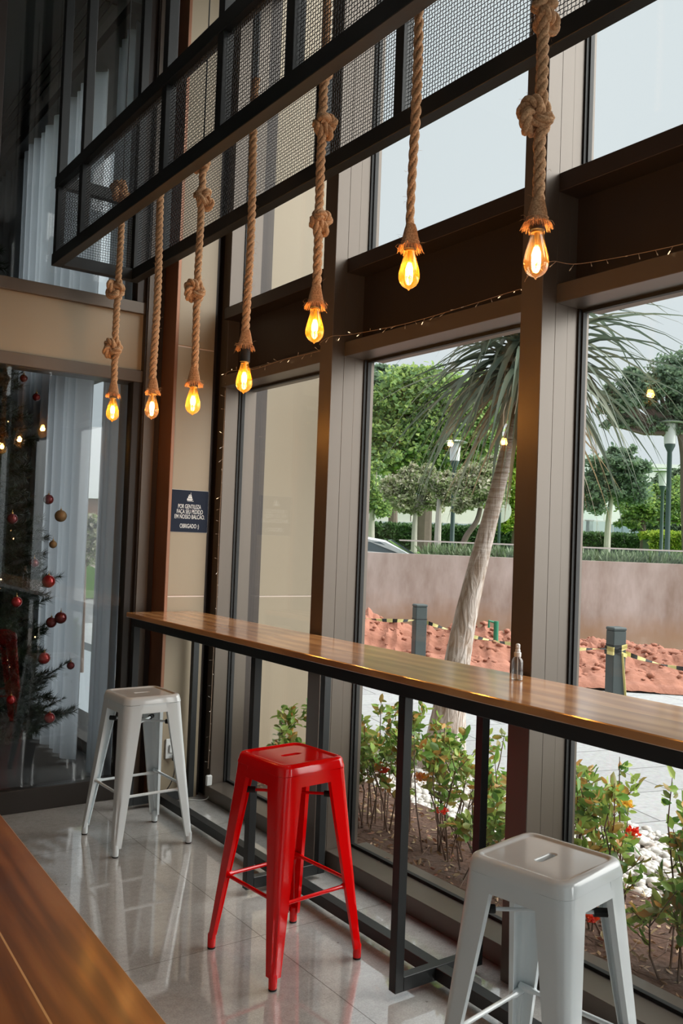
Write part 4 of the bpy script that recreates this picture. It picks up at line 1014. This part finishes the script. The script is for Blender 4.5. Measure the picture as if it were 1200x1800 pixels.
rows = [(776, 1372, 96), (783, 1300, 70), (791, 1238, 57), (803, 1165, 46), (817, 1090, 40), (838, 1000, 34), (864, 900, 28), (889, 800, 23), (906, 740, 19), (918, 690, 18), (927, 640, 17), (932, 610, 16)]
base_p = at(776, 1380, DP); base_p = Vector((base_p.x, base_p.y, 0))
palm = empty('leaning_palm', base_p, 0, 'palm with a thick pale leaning trunk and long drooping blades', 'palm tree')
ctr = [at(a, b_, DP) - base_p for a, b_, w in rows]; rad = [w / 2 * DP / FPX for a, b_, w in rows]
ctr = [Vector((ctr[0].x, ctr[0].y, -.02))] + ctr[1:]
sp_ = smooth_path(ctr, 6); rr_s = np.interp(np.linspace(0, len(rad) - 1, len(sp_)), range(len(rad)), rad)
MB().tube(sp_, [float(q) * (1 + .012 * math.sin(i * 2.3)) for i, q in enumerate(rr_s)], 28).build('trunk', bark(), palm, angle=80)
def blades(origin, n, L0, L1, seed, wid=.028, elev=(-.5, .85), droop=1.0):
    rr = random.Random(seed); V = []; F = []
    for _ in range(n):
        a = rr.uniform(0, 2 * PI); el = rr.uniform(*elev); L_ = rr.uniform(L0, L1); p_ = Vector(origin) + Vector((rr.gauss(0, .03), rr.gauss(0, .03), rr.uniform(-.22, .12)))
        d = Vector((math.cos(a) * math.cos(el), math.sin(a) * math.cos(el), math.sin(el))); side = Vector((-math.sin(a), math.cos(a), 0)); s0 = len(V); ns_ = 9; gd = rr.uniform(.42, 1.15) * droop; tw_ = rr.uniform(-.6, .6)
        for i in range(ns_ + 1):
            f = i / ns_; w = wid * (.55 + .9 * math.sin(PI * min(1, f * 1.15 + .12))) * (1 - f ** 3) * .5 + .0008; sd = side * math.cos(tw_ * f) + Vector((0, 0, 1)) * math.sin(tw_ * f)
            V += [p_ - sd * w, p_ + Vector((0, 0, -w * .35)), p_ + sd * w]
            p_ = p_ + d * (L_ / ns_); d = (d + Vector((0, 0, -.24 * gd))).normalized()
        for i in range(ns_):
            q = s0 + i * 3; F += [(q, q + 1, q + 4, q + 3), (q + 1, q + 2, q + 5, q + 4)]
    return np.array([tuple(v) for v in V]), np.array(F)
crown = ctr[-1]
palm_leaf = leafmat('palm_blades', [(0.077, 0.110, 0.083), (0.110, 0.154, 0.110), (0.154, 0.198, 0.138), (0.220, 0.242, 0.165), (0.099, 0.132, 0.099)], .3, .5)
V, F = blades(crown, 215, .7, 1.5, 3, .032); npmesh('foliage', V, F, palm_leaf, palm)
V, F = blades(crown + Vector((0, 0, -.08)), 60, .8, 1.25, 5, .022, (-1.2, -.3), .8); npmesh('dry_foliage', V, F, leafmat('dry_palm_blades', [(.30, .17, .07), (.38, .28, .15), (.22, .17, .10)], .3), palm)
fs = MB(); rr = random.Random(9)
for _ in range(16):
    a = rr.uniform(0, 2 * PI); L_ = rr.uniform(.5, 1.0); p_ = crown + Vector((0, 0, -.05)); pts = [p_.copy()]; d = Vector((math.cos(a), math.sin(a), .3)).normalized()
    for i in range(9): p_ = p_ + d * L_ / 9; pts.append(p_.copy()); d = (d + Vector((rr.uniform(-.2, .2), rr.uniform(-.2, .2), -.42))).normalized()
    fs.tube(pts, .003, 4, False)
fs.build('flower_stalks', P('dry_stalk', (.45, .36, .26), .8), palm)

# ------------------------------------------------------------------ red earth, posts, barrier tape
def hnoise(x, y):
    return (math.sin(x * 2.1 + 1.3 * math.sin(y * 1.7)) + math.sin(y * 2.7 + 1.1 * math.sin(x * 2.3 + 1)) + .6 * math.sin(x * 6.3 + y * 4.1) + .5 * math.sin(x * 9.7 - y * 8.3) + .35 * math.sin(x * 19 + y * 15) + .3 * math.sin(x * 27 - y * 23)) / 3.75
NU, NV_ = 300, 70; V = []; F = []
for j_ in range(NV_ + 1):
    for i in range(NU + 1):
        lat = -1 + 10 * i / NU; t = j_ / NV_; D0 = 10.2 - .16 * (lat + 2) ; D1 = 14.3 - .13 * (lat + 2.6) - .45
        D = D0 + (D1 - D0) * t; x, y = g(D, lat)
        top_ = (.60 if lat < .6 else .60 - .10 * (lat - .6) / 1.5)
        env = math.sin(PI * min(1, t * 1.0 + .02)) ** .7
        h_ = env * (top_ * (.62 + .42 * hnoise(x * 1.3, y * 1.3)) + .05 * hnoise(x * 5, y * 5)) + .022 * (rng.random() - .5) * env
        V.append((x, y, max(h_, -.02) + (.0 if 0 < j_ < NV_ else -.03)))
for j_ in range(NV_):
    for i in range(NU): q = j_ * (NU + 1) + i; F.append((q, q + 1, q + NU + 2, q + NU + 1))
me = bpy.data.meshes.new('dirt_mound'); me.from_pydata(V, [], F); me.update()
tag(link('dirt_mound', me, M['red_dirt'], None, True, 50), 'long heap of dug red earth before the concrete wall', 'dirt')
rrp = random.Random(4)
dirt_o = bpy.data.objects['dirt_mound']; cen = []
for _ in range(1500):
    j_ = rrp.randrange(6, NV_ - 8); i = rrp.randrange(30, NU - 20); cen.append(V[j_ * (NU + 1) + i])
o_ = pebbles(1500, 0, 1, 0, 1, 0, .018, .06, 'dirt_clods', M['red_dirt'], 'crumbled clods of red earth lying on the heap', 'dirt clods')
co = np.zeros(1500 * 36); o_.data.vertices.foreach_get('co', co); co = co.reshape(1500, 12, 3); co = (co - co.mean(1, keepdims=True)) * rng.uniform(.55, 1.35, (1500, 12, 1)) + np.array(cen)[:, None]; o_.data.vertices.foreach_set('co', co.ravel().astype(np.float32)); o_.data.update()
post_m = P('grey_green_metal_post', (.055, .070, .070), .5, noise=.15)
def post(px, py, D, label):
    p_ = at(px, py, D); h_ = p_.z; r_ = empty('barrier_post', (p_.x, p_.y, 0), -.35, label, 'post', 'barrier posts')
    MB().bbox(-.062, .062, -.062, .062, 0, h_ - .03, .006).build('post_body', post_m, r_, smooth=False)
    MB().bbox(-.066, .066, -.066, .066, h_ - .0295, h_, .008).build('cap', post_m, r_, smooth=False)
    MB().bbox(-.064, .064, -.064, .064, h_ - .16, h_ - .15, .002).build('ring', M['gasket'], r_, smooth=False); return p_
pA = post(600, 1052, 9.9, 'grey metal barrier post hidden behind the left mullion'); pB = post(738, 1062, 9.5, 'grey metal barrier post left of the palm trunk with tape round it')
pC = post(1083, 1102, 7.75, 'grey metal barrier post right of the wide mullion with knotted tape'); pD = post(1330, 1140, 6.9, 'grey metal barrier post beyond the right edge')
def tape_mat():
    m, nt, N, L, b = base('hazard_tape'); u_ = N.new('ShaderNodeTexCoord'); sp2 = N.new('ShaderNodeSeparateXYZ'); L.new(u_.outputs['Object'], sp2.inputs[0])
    a = N.new('ShaderNodeMath'); a.operation = 'MULTIPLY_ADD'; L.new(sp2.outputs['Y'], a.inputs[0]); a.inputs[1].default_value = -1.6; L.new(sp2.outputs['X'], a.inputs[2])
    c2 = N.new('ShaderNodeMath'); c2.operation = 'MULTIPLY'; L.new(a.outputs[0], c2.inputs[0]); c2.inputs[1].default_value = 4.2
    fr_ = N.new('ShaderNodeMath'); fr_.operation = 'FRACT'; L.new(c2.outputs[0], fr_.inputs[0]); gt = N.new('ShaderNodeMath'); gt.operation = 'GREATER_THAN'; L.new(fr_.outputs[0], gt.inputs[0]); gt.inputs[1].default_value = .45
    mx = N.new('ShaderNodeMix'); mx.data_type = 'RGBA'; mx.inputs[6].default_value = (.02, .02, .02, 1); mx.inputs[7].default_value = (.85, .72, .28, 1); L.new(gt.outputs[0], mx.inputs[0]); L.new(mx.outputs[2], b.inputs['Base Color']); b.inputs['Roughness'].default_value = .4; return m
tmat = tape_mat()
def tape(a, b_, sag, label, extra=None):
    a = Vector(a); b_ = Vector(b_); mb = MB(); n_ = 60; Ls = []
    hd = (b_ - a).normalized(); sd = Vector((-hd.y, hd.x, 0)).normalized()
    for i in range(n_ + 1):
        f = i / n_; p_ = a.lerp(b_, f) + Vector((0, 0, -4 * sag * f * (1 - f))); th = f * (b_ - a).length * 5.0; ax = Vector((0, 0, 1)) * math.cos(th) + sd * math.sin(th); nn_ = Vector((0, 0, 1)) * -math.sin(th) + sd * math.cos(th)
        w = .019; Ls.append([p_ + ax * w + nn_ * .0012, p_ - ax * w + nn_ * .0012, p_ - ax * w - nn_ * .0012, p_ + ax * w - nn_ * .0012])
    mb.loops(Ls, True, (True, True)); return tag(mb.build('barrier_tape', tmat, smooth=False), label, 'barrier tape', 'barrier tapes')
dz = -.17
tape(pA + Vector((0, 0, dz)), pB + Vector((-.08, .0, dz)), .03, 'yellow and black barrier tape left of the left post')
tape(pB + Vector((.08, 0, dz - .02)), pC + Vector((-.09, .03, dz - .02)), .09, 'yellow and black barrier tape running behind the palm trunk')
tape(pC + Vector((.09, 0, dz - .05)), pD + Vector((0, 0, dz)), .07, 'yellow and black barrier tape right of the right post')
kt = MB(); kp = pC + Vector((0, 0, dz - .02)); Mk = Matrix.Translation(kp) @ Matrix.Rotation(-.35, 4, 'Z')
for q, (zz, tl_) in enumerate(((.0, .03), (-.045, -.05), (-.02, .06))):
    L4 = [[Mk @ Vector((sx_ * .0685, sy_ * .0685, zz + o__ + tl_ * sx_ * .5)) for (sx_, sy_) in ((-1, -1), (1, -1), (1, 1), (-1, 1))] for o__ in (0, .035)]; kt.loops(L4, True)
kt.bar(Mk @ Vector((.02, -.07, -.03)), Mk @ Vector((.065, -.075, -.46)), .022, .003)
tag(kt.build('tape_knot', tmat, smooth=False), 'barrier tape wound round the right post with a loose end', 'barrier tape')
tp = MB(); p_ = at(872, 1092, 10.6); tp.tube([(p_.x, p_.y, .1), (p_.x, p_.y, p_.z)], .03, 10); q = p_ + Vector((-.07, .05, 0)); tp.tube([p_ + Vector((0, 0, -.02)), q, q + Vector((0, 0, -.08))], .016, 8)
tag(tp.build('standpipe', P('green_paint', (.02, .22, .12), .4)), 'small green water pipe standing in the red earth', 'pipe')

# ------------------------------------------------------------------ beyond the wall: rail, car, hedge, trees, lamps, houses
def tree(name, label, trunkpx, D, base_px, blobs, n, leaf, lmat, bmat, tw_=.13, seed=0, branches=6, group='trees in the park'):
    """trunkpx: list of (px, py) rising; blobs: (px, py, rx, ry) crown lobes"""
    rr = random.Random(seed); p0 = at(base_px[0], base_px[1], D); gz = 1.2 if D > 14.2 else 0
    root = empty(name, (p0.x, p0.y, gz), 0, label, 'tree', group); off = -Vector((p0.x, p0.y, gz))
    tr = MB(); tp_ = [at(a, b_, D) + off for a, b_ in trunkpx]; tp_[0].z = min(tp_[0].z, -.02); tp_[0].z = -.02
    tr.tube(smooth_path(tp_, 4), list(np.linspace(tw_, tw_ * .5, (len(tp_) - 1) * 4 + 1)), 9)
    blobs = [b2 for (bx, by, rx, ry) in blobs for b2 in [(bx, by, rx * .85, ry * .85)] + [(bx + rr.uniform(-.95, .95) * rx, by + rr.uniform(-1.05, .75) * ry, rx * rr.uniform(.22, .45), ry * rr.uniform(.22, .45)) for _ in range(4)]]
    cen = []; tot = sum(a[2] * a[3] for a in blobs); s_ = D / FPX
    for (bx, by, rx, ry) in blobs:
        dD = rr.uniform(-.3, .3) * rx * s_; c_ = at(bx, by, D) + off + Vector((FX, FY, 0)) * dD
        st_ = tp_[-1] if branches else None
        tr.tube([tp_[-1], tp_[-1].lerp(c_, .5) + Vector((0, 0, -.1)), c_], [tw_ * .45, tw_ * .3, tw_ * .12], 6, False)
        m_ = int(n * rx * ry / tot); k_ = max(4, int(m_ / 55))
        sub = rng.normal(size=(k_, 3)); sub /= np.linalg.norm(sub, axis=1)[:, None]; sub *= 1.12 * (rng.random((k_, 1)) ** .6)
        sub = np.array([tuple(c_)]) + (sub[:, :1] * np.array([[_r.x, _r.y, 0]]) * rx + sub[:, 1:2] * np.array([[FX, FY, 0]]) * (rx * .8) + sub[:, 2:] * np.array([[0, 0, 1.0]]) * ry) * s_
        for q in range(0, k_, 3):
            b2 = Vector(sub[q]); tr.tube([c_.lerp(b2, .05), b2], [tw_ * .12, tw_ * .05], 4, False)
        idx = rng.integers(0, k_, m_); spread_ = min(rx, ry) * s_ * (.13 + .16 * rng.random((m_, 1)))
        cen.append(sub[idx] + rng.normal(size=(m_, 3)) * spread_ * np.array([[1, 1, .7]]))
    cen = np.concatenate(cen); V, F = leaf_cloud(cen, leaf, len(cen), .55, .1)
    tr.build('trunk', bmat, root); npmesh('foliage', V, F, lmat, root); return root
g1 = leafmat('bright_green_leaves', [(0.150, 0.255, 0.120), (0.240, 0.375, 0.150), (0.360, 0.510, 0.165), (0.540, 0.660, 0.210), (0.195, 0.315, 0.165)], .4, .6)  # park leaf colours are lightened to stand in for haze and glass veil
g2 = leafmat('blue_green_leaves', [(0.135, 0.210, 0.150), (0.195, 0.285, 0.195), (0.270, 0.375, 0.225), (0.165, 0.240, 0.165)], .4, .6)
g3 = leafmat('pale_blossom_leaves', [(0.299, 0.368, 0.196), (0.460, 0.483, 0.310), (0.713, 0.644, 0.552), (0.345, 0.414, 0.161), (0.253, 0.345, 0.161)], .3, .7)
g4 = leafmat('yellow_green_leaves', [(0.175, 0.325, 0.050), (0.350, 0.500, 0.062), (0.500, 0.575, 0.088), (0.250, 0.375, 0.075)], .35, .6)
g5 = leafmat('dark_leaves', [(0.070, 0.112, 0.070), (0.112, 0.168, 0.098), (0.154, 0.210, 0.126)], .3, .6)
bk = P('grey_bark', (.16, .12, .10), .9, noise=.3, nscale=6); bw = P('pale_bark', (.50, .46, .42), .9, noise=.2, nscale=6)
tree('park_tree', 'big green tree at the left of the middle window', [(742, 950), (745, 900), (752, 860), (757, 840)], 26, (742, 950), [(700, 800, 62, 42), (760, 770, 70, 60), (700, 700, 55, 50), (770, 690, 60, 45), (830, 760, 55, 60), (835, 690, 50, 40), (672, 760, 40, 50), (800, 815, 50, 30)], 52000, 0.149, g1, bk, .28, 1)
tree('park_tree', 'dark blue-green tree top rising behind the big green tree', [(690, 950), (692, 800), (695, 730)], 34, (690, 950), [(668, 690, 40, 38), (715, 672, 45, 24), (690, 720, 45, 30), (760, 672, 40, 22)], 15600, 0.174, g2, bk, .2, 2)
tree('park_tree', 'small pale blossoming tree before the big green tree', [(727, 962), (729, 915), (733, 885)], 21, (727, 962), [(700, 862, 30, 24), (735, 850, 40, 24), (760, 880, 28, 20), (710, 890, 30, 14)], 14300, 0.081, g3, bw, .08, 3)
tree('park_tree', 'slim white-trunked tree left of the lamp post', [(768, 966), (770, 915), (772, 880), (774, 860)], 20, (768, 966), [(772, 850, 26, 22), (785, 872, 22, 18)], 6500, 0.081, g3, bw, .085, 4)
tree('park_tree', 'leaning tree with pale foliage right of the lamp post', [(806, 978), (818, 945), (838, 915), (846, 880), (850, 850)], 18, (806, 978), [(835, 850, 42, 34), (866, 862, 30, 30), (820, 880, 28, 20), (850, 825, 34, 20)], 16900, 0.074, g3, bk, .07, 5)
tree('park_tree', 'yellow-green tree right of the leaning palm trunk', [(905, 960), (905, 910), (903, 880)], 27, (905, 960), [(905, 860, 32, 40), (890, 910, 34, 26), (915, 800, 20, 40), (910, 925, 30, 16)], 13000, 0.105, g4, bk, .12, 6)
tree('park_tree', 'green tree at the far left of the middle window', [(652, 962), (653, 915), (655, 890)], 23, (652, 962), [(655, 870, 34, 30), (640, 850, 25, 30), (670, 890, 25, 22)], 11700, 0.093, g1, bw, .1, 7)
tree('park_tree', 'large dark-leaved tree reaching in from the right edge', [(1212, 985), (1206, 880), (1203, 800), (1195, 760)], 17, (1212, 985), [(1150, 680, 50, 34), (1105, 700, 40, 26), (1185, 655, 50, 38), (1088, 742, 30, 14), (1200, 735, 40, 30), (1140, 748, 44, 14), (1215, 690, 44, 44), (1120, 660, 30, 16), (1080, 715, 26, 18)], 24700, 0.074, g2, bk, .13, 8)
tree('park_tree', 'green tree with several pale stems in the right window', [(1066, 978), (1068, 930), (1072, 890), (1078, 860)], 22, (1066, 978), [(1060, 850, 46, 28), (1100, 860, 44, 26), (1075, 815, 44, 22), (1045, 880, 30, 20), (1115, 825, 30, 20)], 19500, 0.099, g2, bw, .09, 9)
tree('park_tree', 'bright green tree low beside the right lamp post', [(1130, 972), (1130, 930), (1128, 905)], 27, (1130, 972), [(1120, 885, 42, 28), (1160, 900, 42, 24), (1190, 880, 30, 30), (1110, 915, 26, 12)], 16900, 0.105, g1, bk, .11, 10)
tree('park_tree', 'dark tree crown above the cars at the right edge', [(1180, 972), (1180, 930), (1180, 910)], 32, (1180, 972), [(1190, 850, 40, 30), (1150, 925, 50, 12), (1195, 925, 30, 16)], 11700, 0.124, g5, bk, .13, 11)
# hedge
def hedge(px0, px1, D, ztop, label, lm):
    a = at(px0, 950, D); b_ = at(px1, 950, D); root = empty('clipped_hedge', (a.x, a.y, 1.2), 0, label, 'hedge')
    n_ = 9000; f = rng.random(n_); dv2 = np.array([b_.x - a.x, b_.y - a.y]); nrm2 = np.array([FX, FY]); dep = rng.uniform(-.5, .5, n_)
    c_ = np.stack([f * dv2[0] + dep * nrm2[0], f * dv2[1] + dep * nrm2[1], rng.uniform(0, ztop - 1.2, n_)], 1)
    s_ = rng.random(n_) < .5; c_[s_, 2] = ztop - 1.2; c_[~s_, 0] += (-.5 - dep[~s_]) * nrm2[0]; c_[~s_, 1] += (-.5 - dep[~s_]) * nrm2[1]
    V, F = leaf_cloud(c_, .16, n_, .6, .3); npmesh('foliage', V, F, lm, root)
    L4 = [(0, 0), (dv2[0], dv2[1])]; core = MB(); w2 = .42
    core.add([(x + s__ * nrm2[0] * w2, y + s__ * nrm2[1] * w2, z) for z in (0, ztop - 1.28) for (x, y) in L4 for s__ in (-1, 1)], [(0, 1, 3, 2), (4, 6, 7, 5), (0, 4, 5, 1), (2, 3, 7, 6), (0, 2, 6, 4), (1, 5, 7, 3)])
    core.build('hedge_core', g5, root, smooth=False); return root
hg = leafmat('hedge_leaves', [(0.046, 0.098, 0.039), (0.078, 0.156, 0.052), (0.117, 0.208, 0.072)], .2, .6)
hedge(560, 1000, 30, 1.98, 'clipped dark green hedge behind the car and palm', hg)
hedge(1004, 1165, 30, 1.90, 'clipped green hedge in the right window', hg)
hedge(1138, 1190, 26, 1.92, 'short yellow-green hedge beside the right lamp post', g4)
# glass guard on top of the concrete wall
def wallpt(lat, z, off=.1):
    f = (lat + 2.6) / 10.1; x = wa[0] + (wb[0] - wa[0]) * f + nv.x * off; y = wa[1] + (wb[1] - wa[1]) * f + nv.y * off; return Vector((x, y, z))
gr = empty('glass_guard_rail', wallpt(.9, 1.31), 0, 'thin pale top rail with glass panels above the concrete wall', 'railing'); org = -wallpt(.9, 1.31)
MB().bar(wallpt(.9, 1.515) + org, wallpt(7.2, 1.50) + org, .035, .022).build('top_rail', P('pale_metal', (.55, .54, .52), .4), gr, smooth=False)
for i in range(5):
    a, b_ = .9 + i * 1.25, .9 + (i + 1) * 1.25 - .03; pn = MB().bar(wallpt(a, 1.41) + org, wallpt(b_, 1.41) + org, .01, .19); pn.build('glass_panel', M['window_glass'], gr, smooth=False)
# grasses on the terrace edge
n_ = 5200; lat = rng.uniform(1.3, 7.5, n_); dd = rng.uniform(.42, .95, n_); Vv = []
c_ = np.stack([np.array([wallpt(l, 1.2, o__).x for l, o__ in zip(lat, dd)]), np.array([wallpt(l, 1.2, o__).y for l, o__ in zip(lat, dd)]), np.full(n_, 1.2)], 1)
V, F = leaf_cloud(c_, .26, n_, .05, 1.6)
tag(npmesh('ornamental_grass', V, F, leafmat('grey_green_blades', [(.16, .24, .11), (.24, .34, .16), (.34, .40, .26), (.12, .20, .08)], .3, .7)), 'tufts of grey-green grass behind the top of the concrete wall', 'grass', None, 'stuff')
# lamp posts
lp_m = P('dark_green_metal', (.035, .07, .065), .5); lamp_glass = P('frosted_lamp_glass', (.70, .72, .74), .35)
def lamp(px, ytop, D, label):
    p_ = at(px, ytop, D); gz = 1.2; hp = p_.z - gz; r_ = empty('street_lamp', (p_.x, p_.y, gz), 0, label, 'street lamp', 'park street lamps')
    MB().lathe([(.075, 0), (.075, .25), (.05, .30), (.045, hp - .62), (.10, hp - .50), (.10, hp - .47)], n=16).build('pole', lp_m, r_)
    MB().lathe([(.105, hp - .465), (.125, hp - .08)], n=20).build('lamp_glass', lamp_glass, r_)
    MB().lathe([(.26, hp - .07), (.28, hp - .055), (.16, hp - .02), (.02, hp)], n=24).build('lamp_cap', P('lamp_cap', (.42, .45, .45), .5), r_)
lamp(800, 773, 19.5, 'park lamp post with a flat cap left of the palm trunk'); lamp(1178, 738, 17, 'tall park lamp post near the right edge of the photo'); lamp(1165, 825, 25, 'farther park lamp post just left of the tall one')
# round sign seen from the back
p_ = at(878, 898, 22); sr = empty('road_sign', (p_.x, p_.y, 1.2), 0, 'round pale road sign on a thin pole right of the palm trunk', 'road sign')
MB().tube([(0, 0, 0), (0, 0, p_.z - 1.2 + .3)], .035, 8).build('pole', lp_m, sr)
Mr = Matrix.Translation((FX * .05, FY * .05, p_.z - 1.2)) @ Matrix.Rotation(-YAW, 4, 'Z') @ Matrix.Rotation(PI / 2, 4, 'X')
mbs = MB().lathe([(.30, -.006), (.30, .006)], n=32); mbs.v = [tuple(Mr @ Vector(q)) for q in mbs.v]; mbs.build('sign_disc', P('pale_sign', (.68, .68, .64), .6), sr)
# houses
def house(px0, px1, py, D, zt, label, wallc, rows_, cols, winc=(.25, .32, .38), skip=0):
    a = at(px0, py, D); b_ = at(px1, py, D); a.z = b_.z = 1.22; L_ = (b_ - a).length; yaw = math.atan2(b_.y - a.y, b_.x - a.x)
    r_ = empty('apartment_building', a, yaw, label, 'building', 'buildings beyond the park'); wm = P('render_' + str(int(px0)), wallc, .9, noise=.05); h_ = zt - 1.22
    MB().box(0, L_, 0, 8, 0, h_).build('walls', wm, r_, smooth=False); MB().box(-.2, L_ + .2, -.25, 8.2, h_ + .001, h_ + .3).build('roof_slab', wm, r_, smooth=False)
    gm = P('far_glass', winc, .2); fm = P('far_frame', (.6, .6, .6), .6)
    for i in range(cols):
        for j_ in range(rows_):
            x = L_ * (i + .5) / cols; z = h_ * (j_ + .5) / rows_; w = MB().box(x - .8, x + .8, -.06, -.001, z - .6, z + .6).build('window', fm, r_, smooth=False)
            MB().box(x - .72, x - .04, -.08, -.061, z - .52, z + .52).build('pane', gm, w, smooth=False); MB().box(x + .04, x + .72, -.08, -.061, z - .52, z + .52).build('pane', gm, w, smooth=False)
        MB().box(L_ * (i + .5) / cols - 1.1, L_ * (i + .5) / cols + 1.1, -.5, -.09, h_ * .16, h_ * .17).build('ledge', fm, r_, smooth=False)
house(590, 720, 930, 70, 8.5, 'pale apartment building far behind the trees at the left', (.74, .70, .68), 3, 4)
house(722, 880, 930, 75, 9.5, 'cream apartment building far behind the lamp post', (.78, .75, .71), 3, 6)
house(985, 1060, 930, 60, 7.5, 'white building with a plain wall in the right window', (.74, .77, .80), 2, 3, (.5, .55, .6))
house(1062, 1240, 930, 72, 8.2, 'long pale building behind the right-hand trees', (.76, .76, .76), 2, 6)
# car behind the wall
cr_ = empty('parked_car', (*g(16.8, 1.42), .07), -YAW, 'silver parked car whose roof shows above the concrete wall', 'car')
paint = P('silver_car_paint', (.58, .60, .62), .25, .5, coat=.6); cg = P('car_window', (.05, .07, .08), .08, spec=.8)
prof = [(-3.9, .35), (-3.95, .75), (-3.75, .95), (-2.95, 1.02), (-2.1, 1.40), (-1.5, 1.50), (-.75, 1.52), (-.25, 1.44), (.55, 1.02), (1.15, .92), (1.35, .72), (1.35, .35)]
bm_ = MB(); Ls = []
for s__, k_ in ((-.84, .90), (-.80, .985), (-.6, 1.0), (.6, 1.0), (.80, .985), (.84, .90)):
    Ls.append([(x * 1.0 - 1.0 * 0, s__ if z < 1.05 else s__ * .82, z if z < 1.05 else 1.05 + (z - 1.05) * k_) for x, z in prof])
bm_.loops(Ls, True, (True, True)); bm_.v = [(x - .35, y, z) for x, y, z in bm_.v]; bm_.build('car_body', paint, cr_, angle=30)
for s__ in (-1, 1):
    wv = MB(); wv.add([(-2.75, s__ * .745, 1.10), (-.15, s__ * .745, 1.10), (-.70, s__ * .70, 1.40), (-2.15, s__ * .70, 1.38), (-2.75, s__ * .76, 1.10), (-.15, s__ * .76, 1.10), (-.70, s__ * .712, 1.40), (-2.15, s__ * .712, 1.38)], [(0, 1, 2, 3), (7, 6, 5, 4), (0, 4, 5, 1), (1, 5, 6, 2), (2, 6, 7, 3), (3, 7, 4, 0)]); wv.build('side_window', cg, cr_, smooth=False)
ws = MB(); ws.add([(-.50, -.58, 1.435), (-.50, .58, 1.435), (.12, .64, 1.075), (.12, -.64, 1.075), (-.48, -.58, 1.455), (-.48, .58, 1.455), (.14, .64, 1.095), (.14, -.64, 1.095)], [(0, 3, 2, 1), (4, 5, 6, 7), (0, 1, 5, 4), (1, 2, 6, 5), (2, 3, 7, 6), (3, 0, 4, 7)]); ws.build('windscreen', cg, cr_, smooth=False)
for x in (-3.35, -.05):
    for s__ in (-1, 1):
        wm_ = MB(); ring_ = [[(x + .30 * k2 * math.cos(2 * PI * q / 20), y_, .31 + .30 * k2 * math.sin(2 * PI * q / 20)) for q in range(20)] for y_, k2 in ((s__ * .86, .9), (s__ * .88, 1), (s__ * .70, 1))]; wm_.loops(ring_, True, (True, True)); wm_.build('wheel', M['rubber'], cr_)
# building seen through the gap in the sheer curtains
tree('garden_bush', 'green bush with white blossom seen between the sheer curtains', [(150, 1010), (150, 975)], 9.5, (150, 1010), [(150, 965, 22, 26), (165, 925, 18, 22), (135, 935, 18, 16)], 3500, .07, g3, bk, .03, 12, group=None)
d0 = at(150, 900, 21); nb = empty('white_building', (d0.x, d0.y, 0), -.3, 'white building with a brown slatted band seen between the curtains', 'building')
MB().box(-2.2, 3.0, 0, 3, 2.245, 3.94).build('upper_wall', P('white_render', (.75, .74, .76), .8), nb, smooth=False)
MB().box(-2.4, 3.2, .2, 3, 1.567, 2.244).build('brown_band', P('brown_slats', (.20, .09, .06), .7, noise=.3, nscale=30, stretch=(1, 1, 20)), nb, smooth=False)
MB().box(-2.2, 3.0, .4, 3, 0, 1.566).build('lower_wall', P('grey_render', (.24, .26, .27), .8), nb, smooth=False)
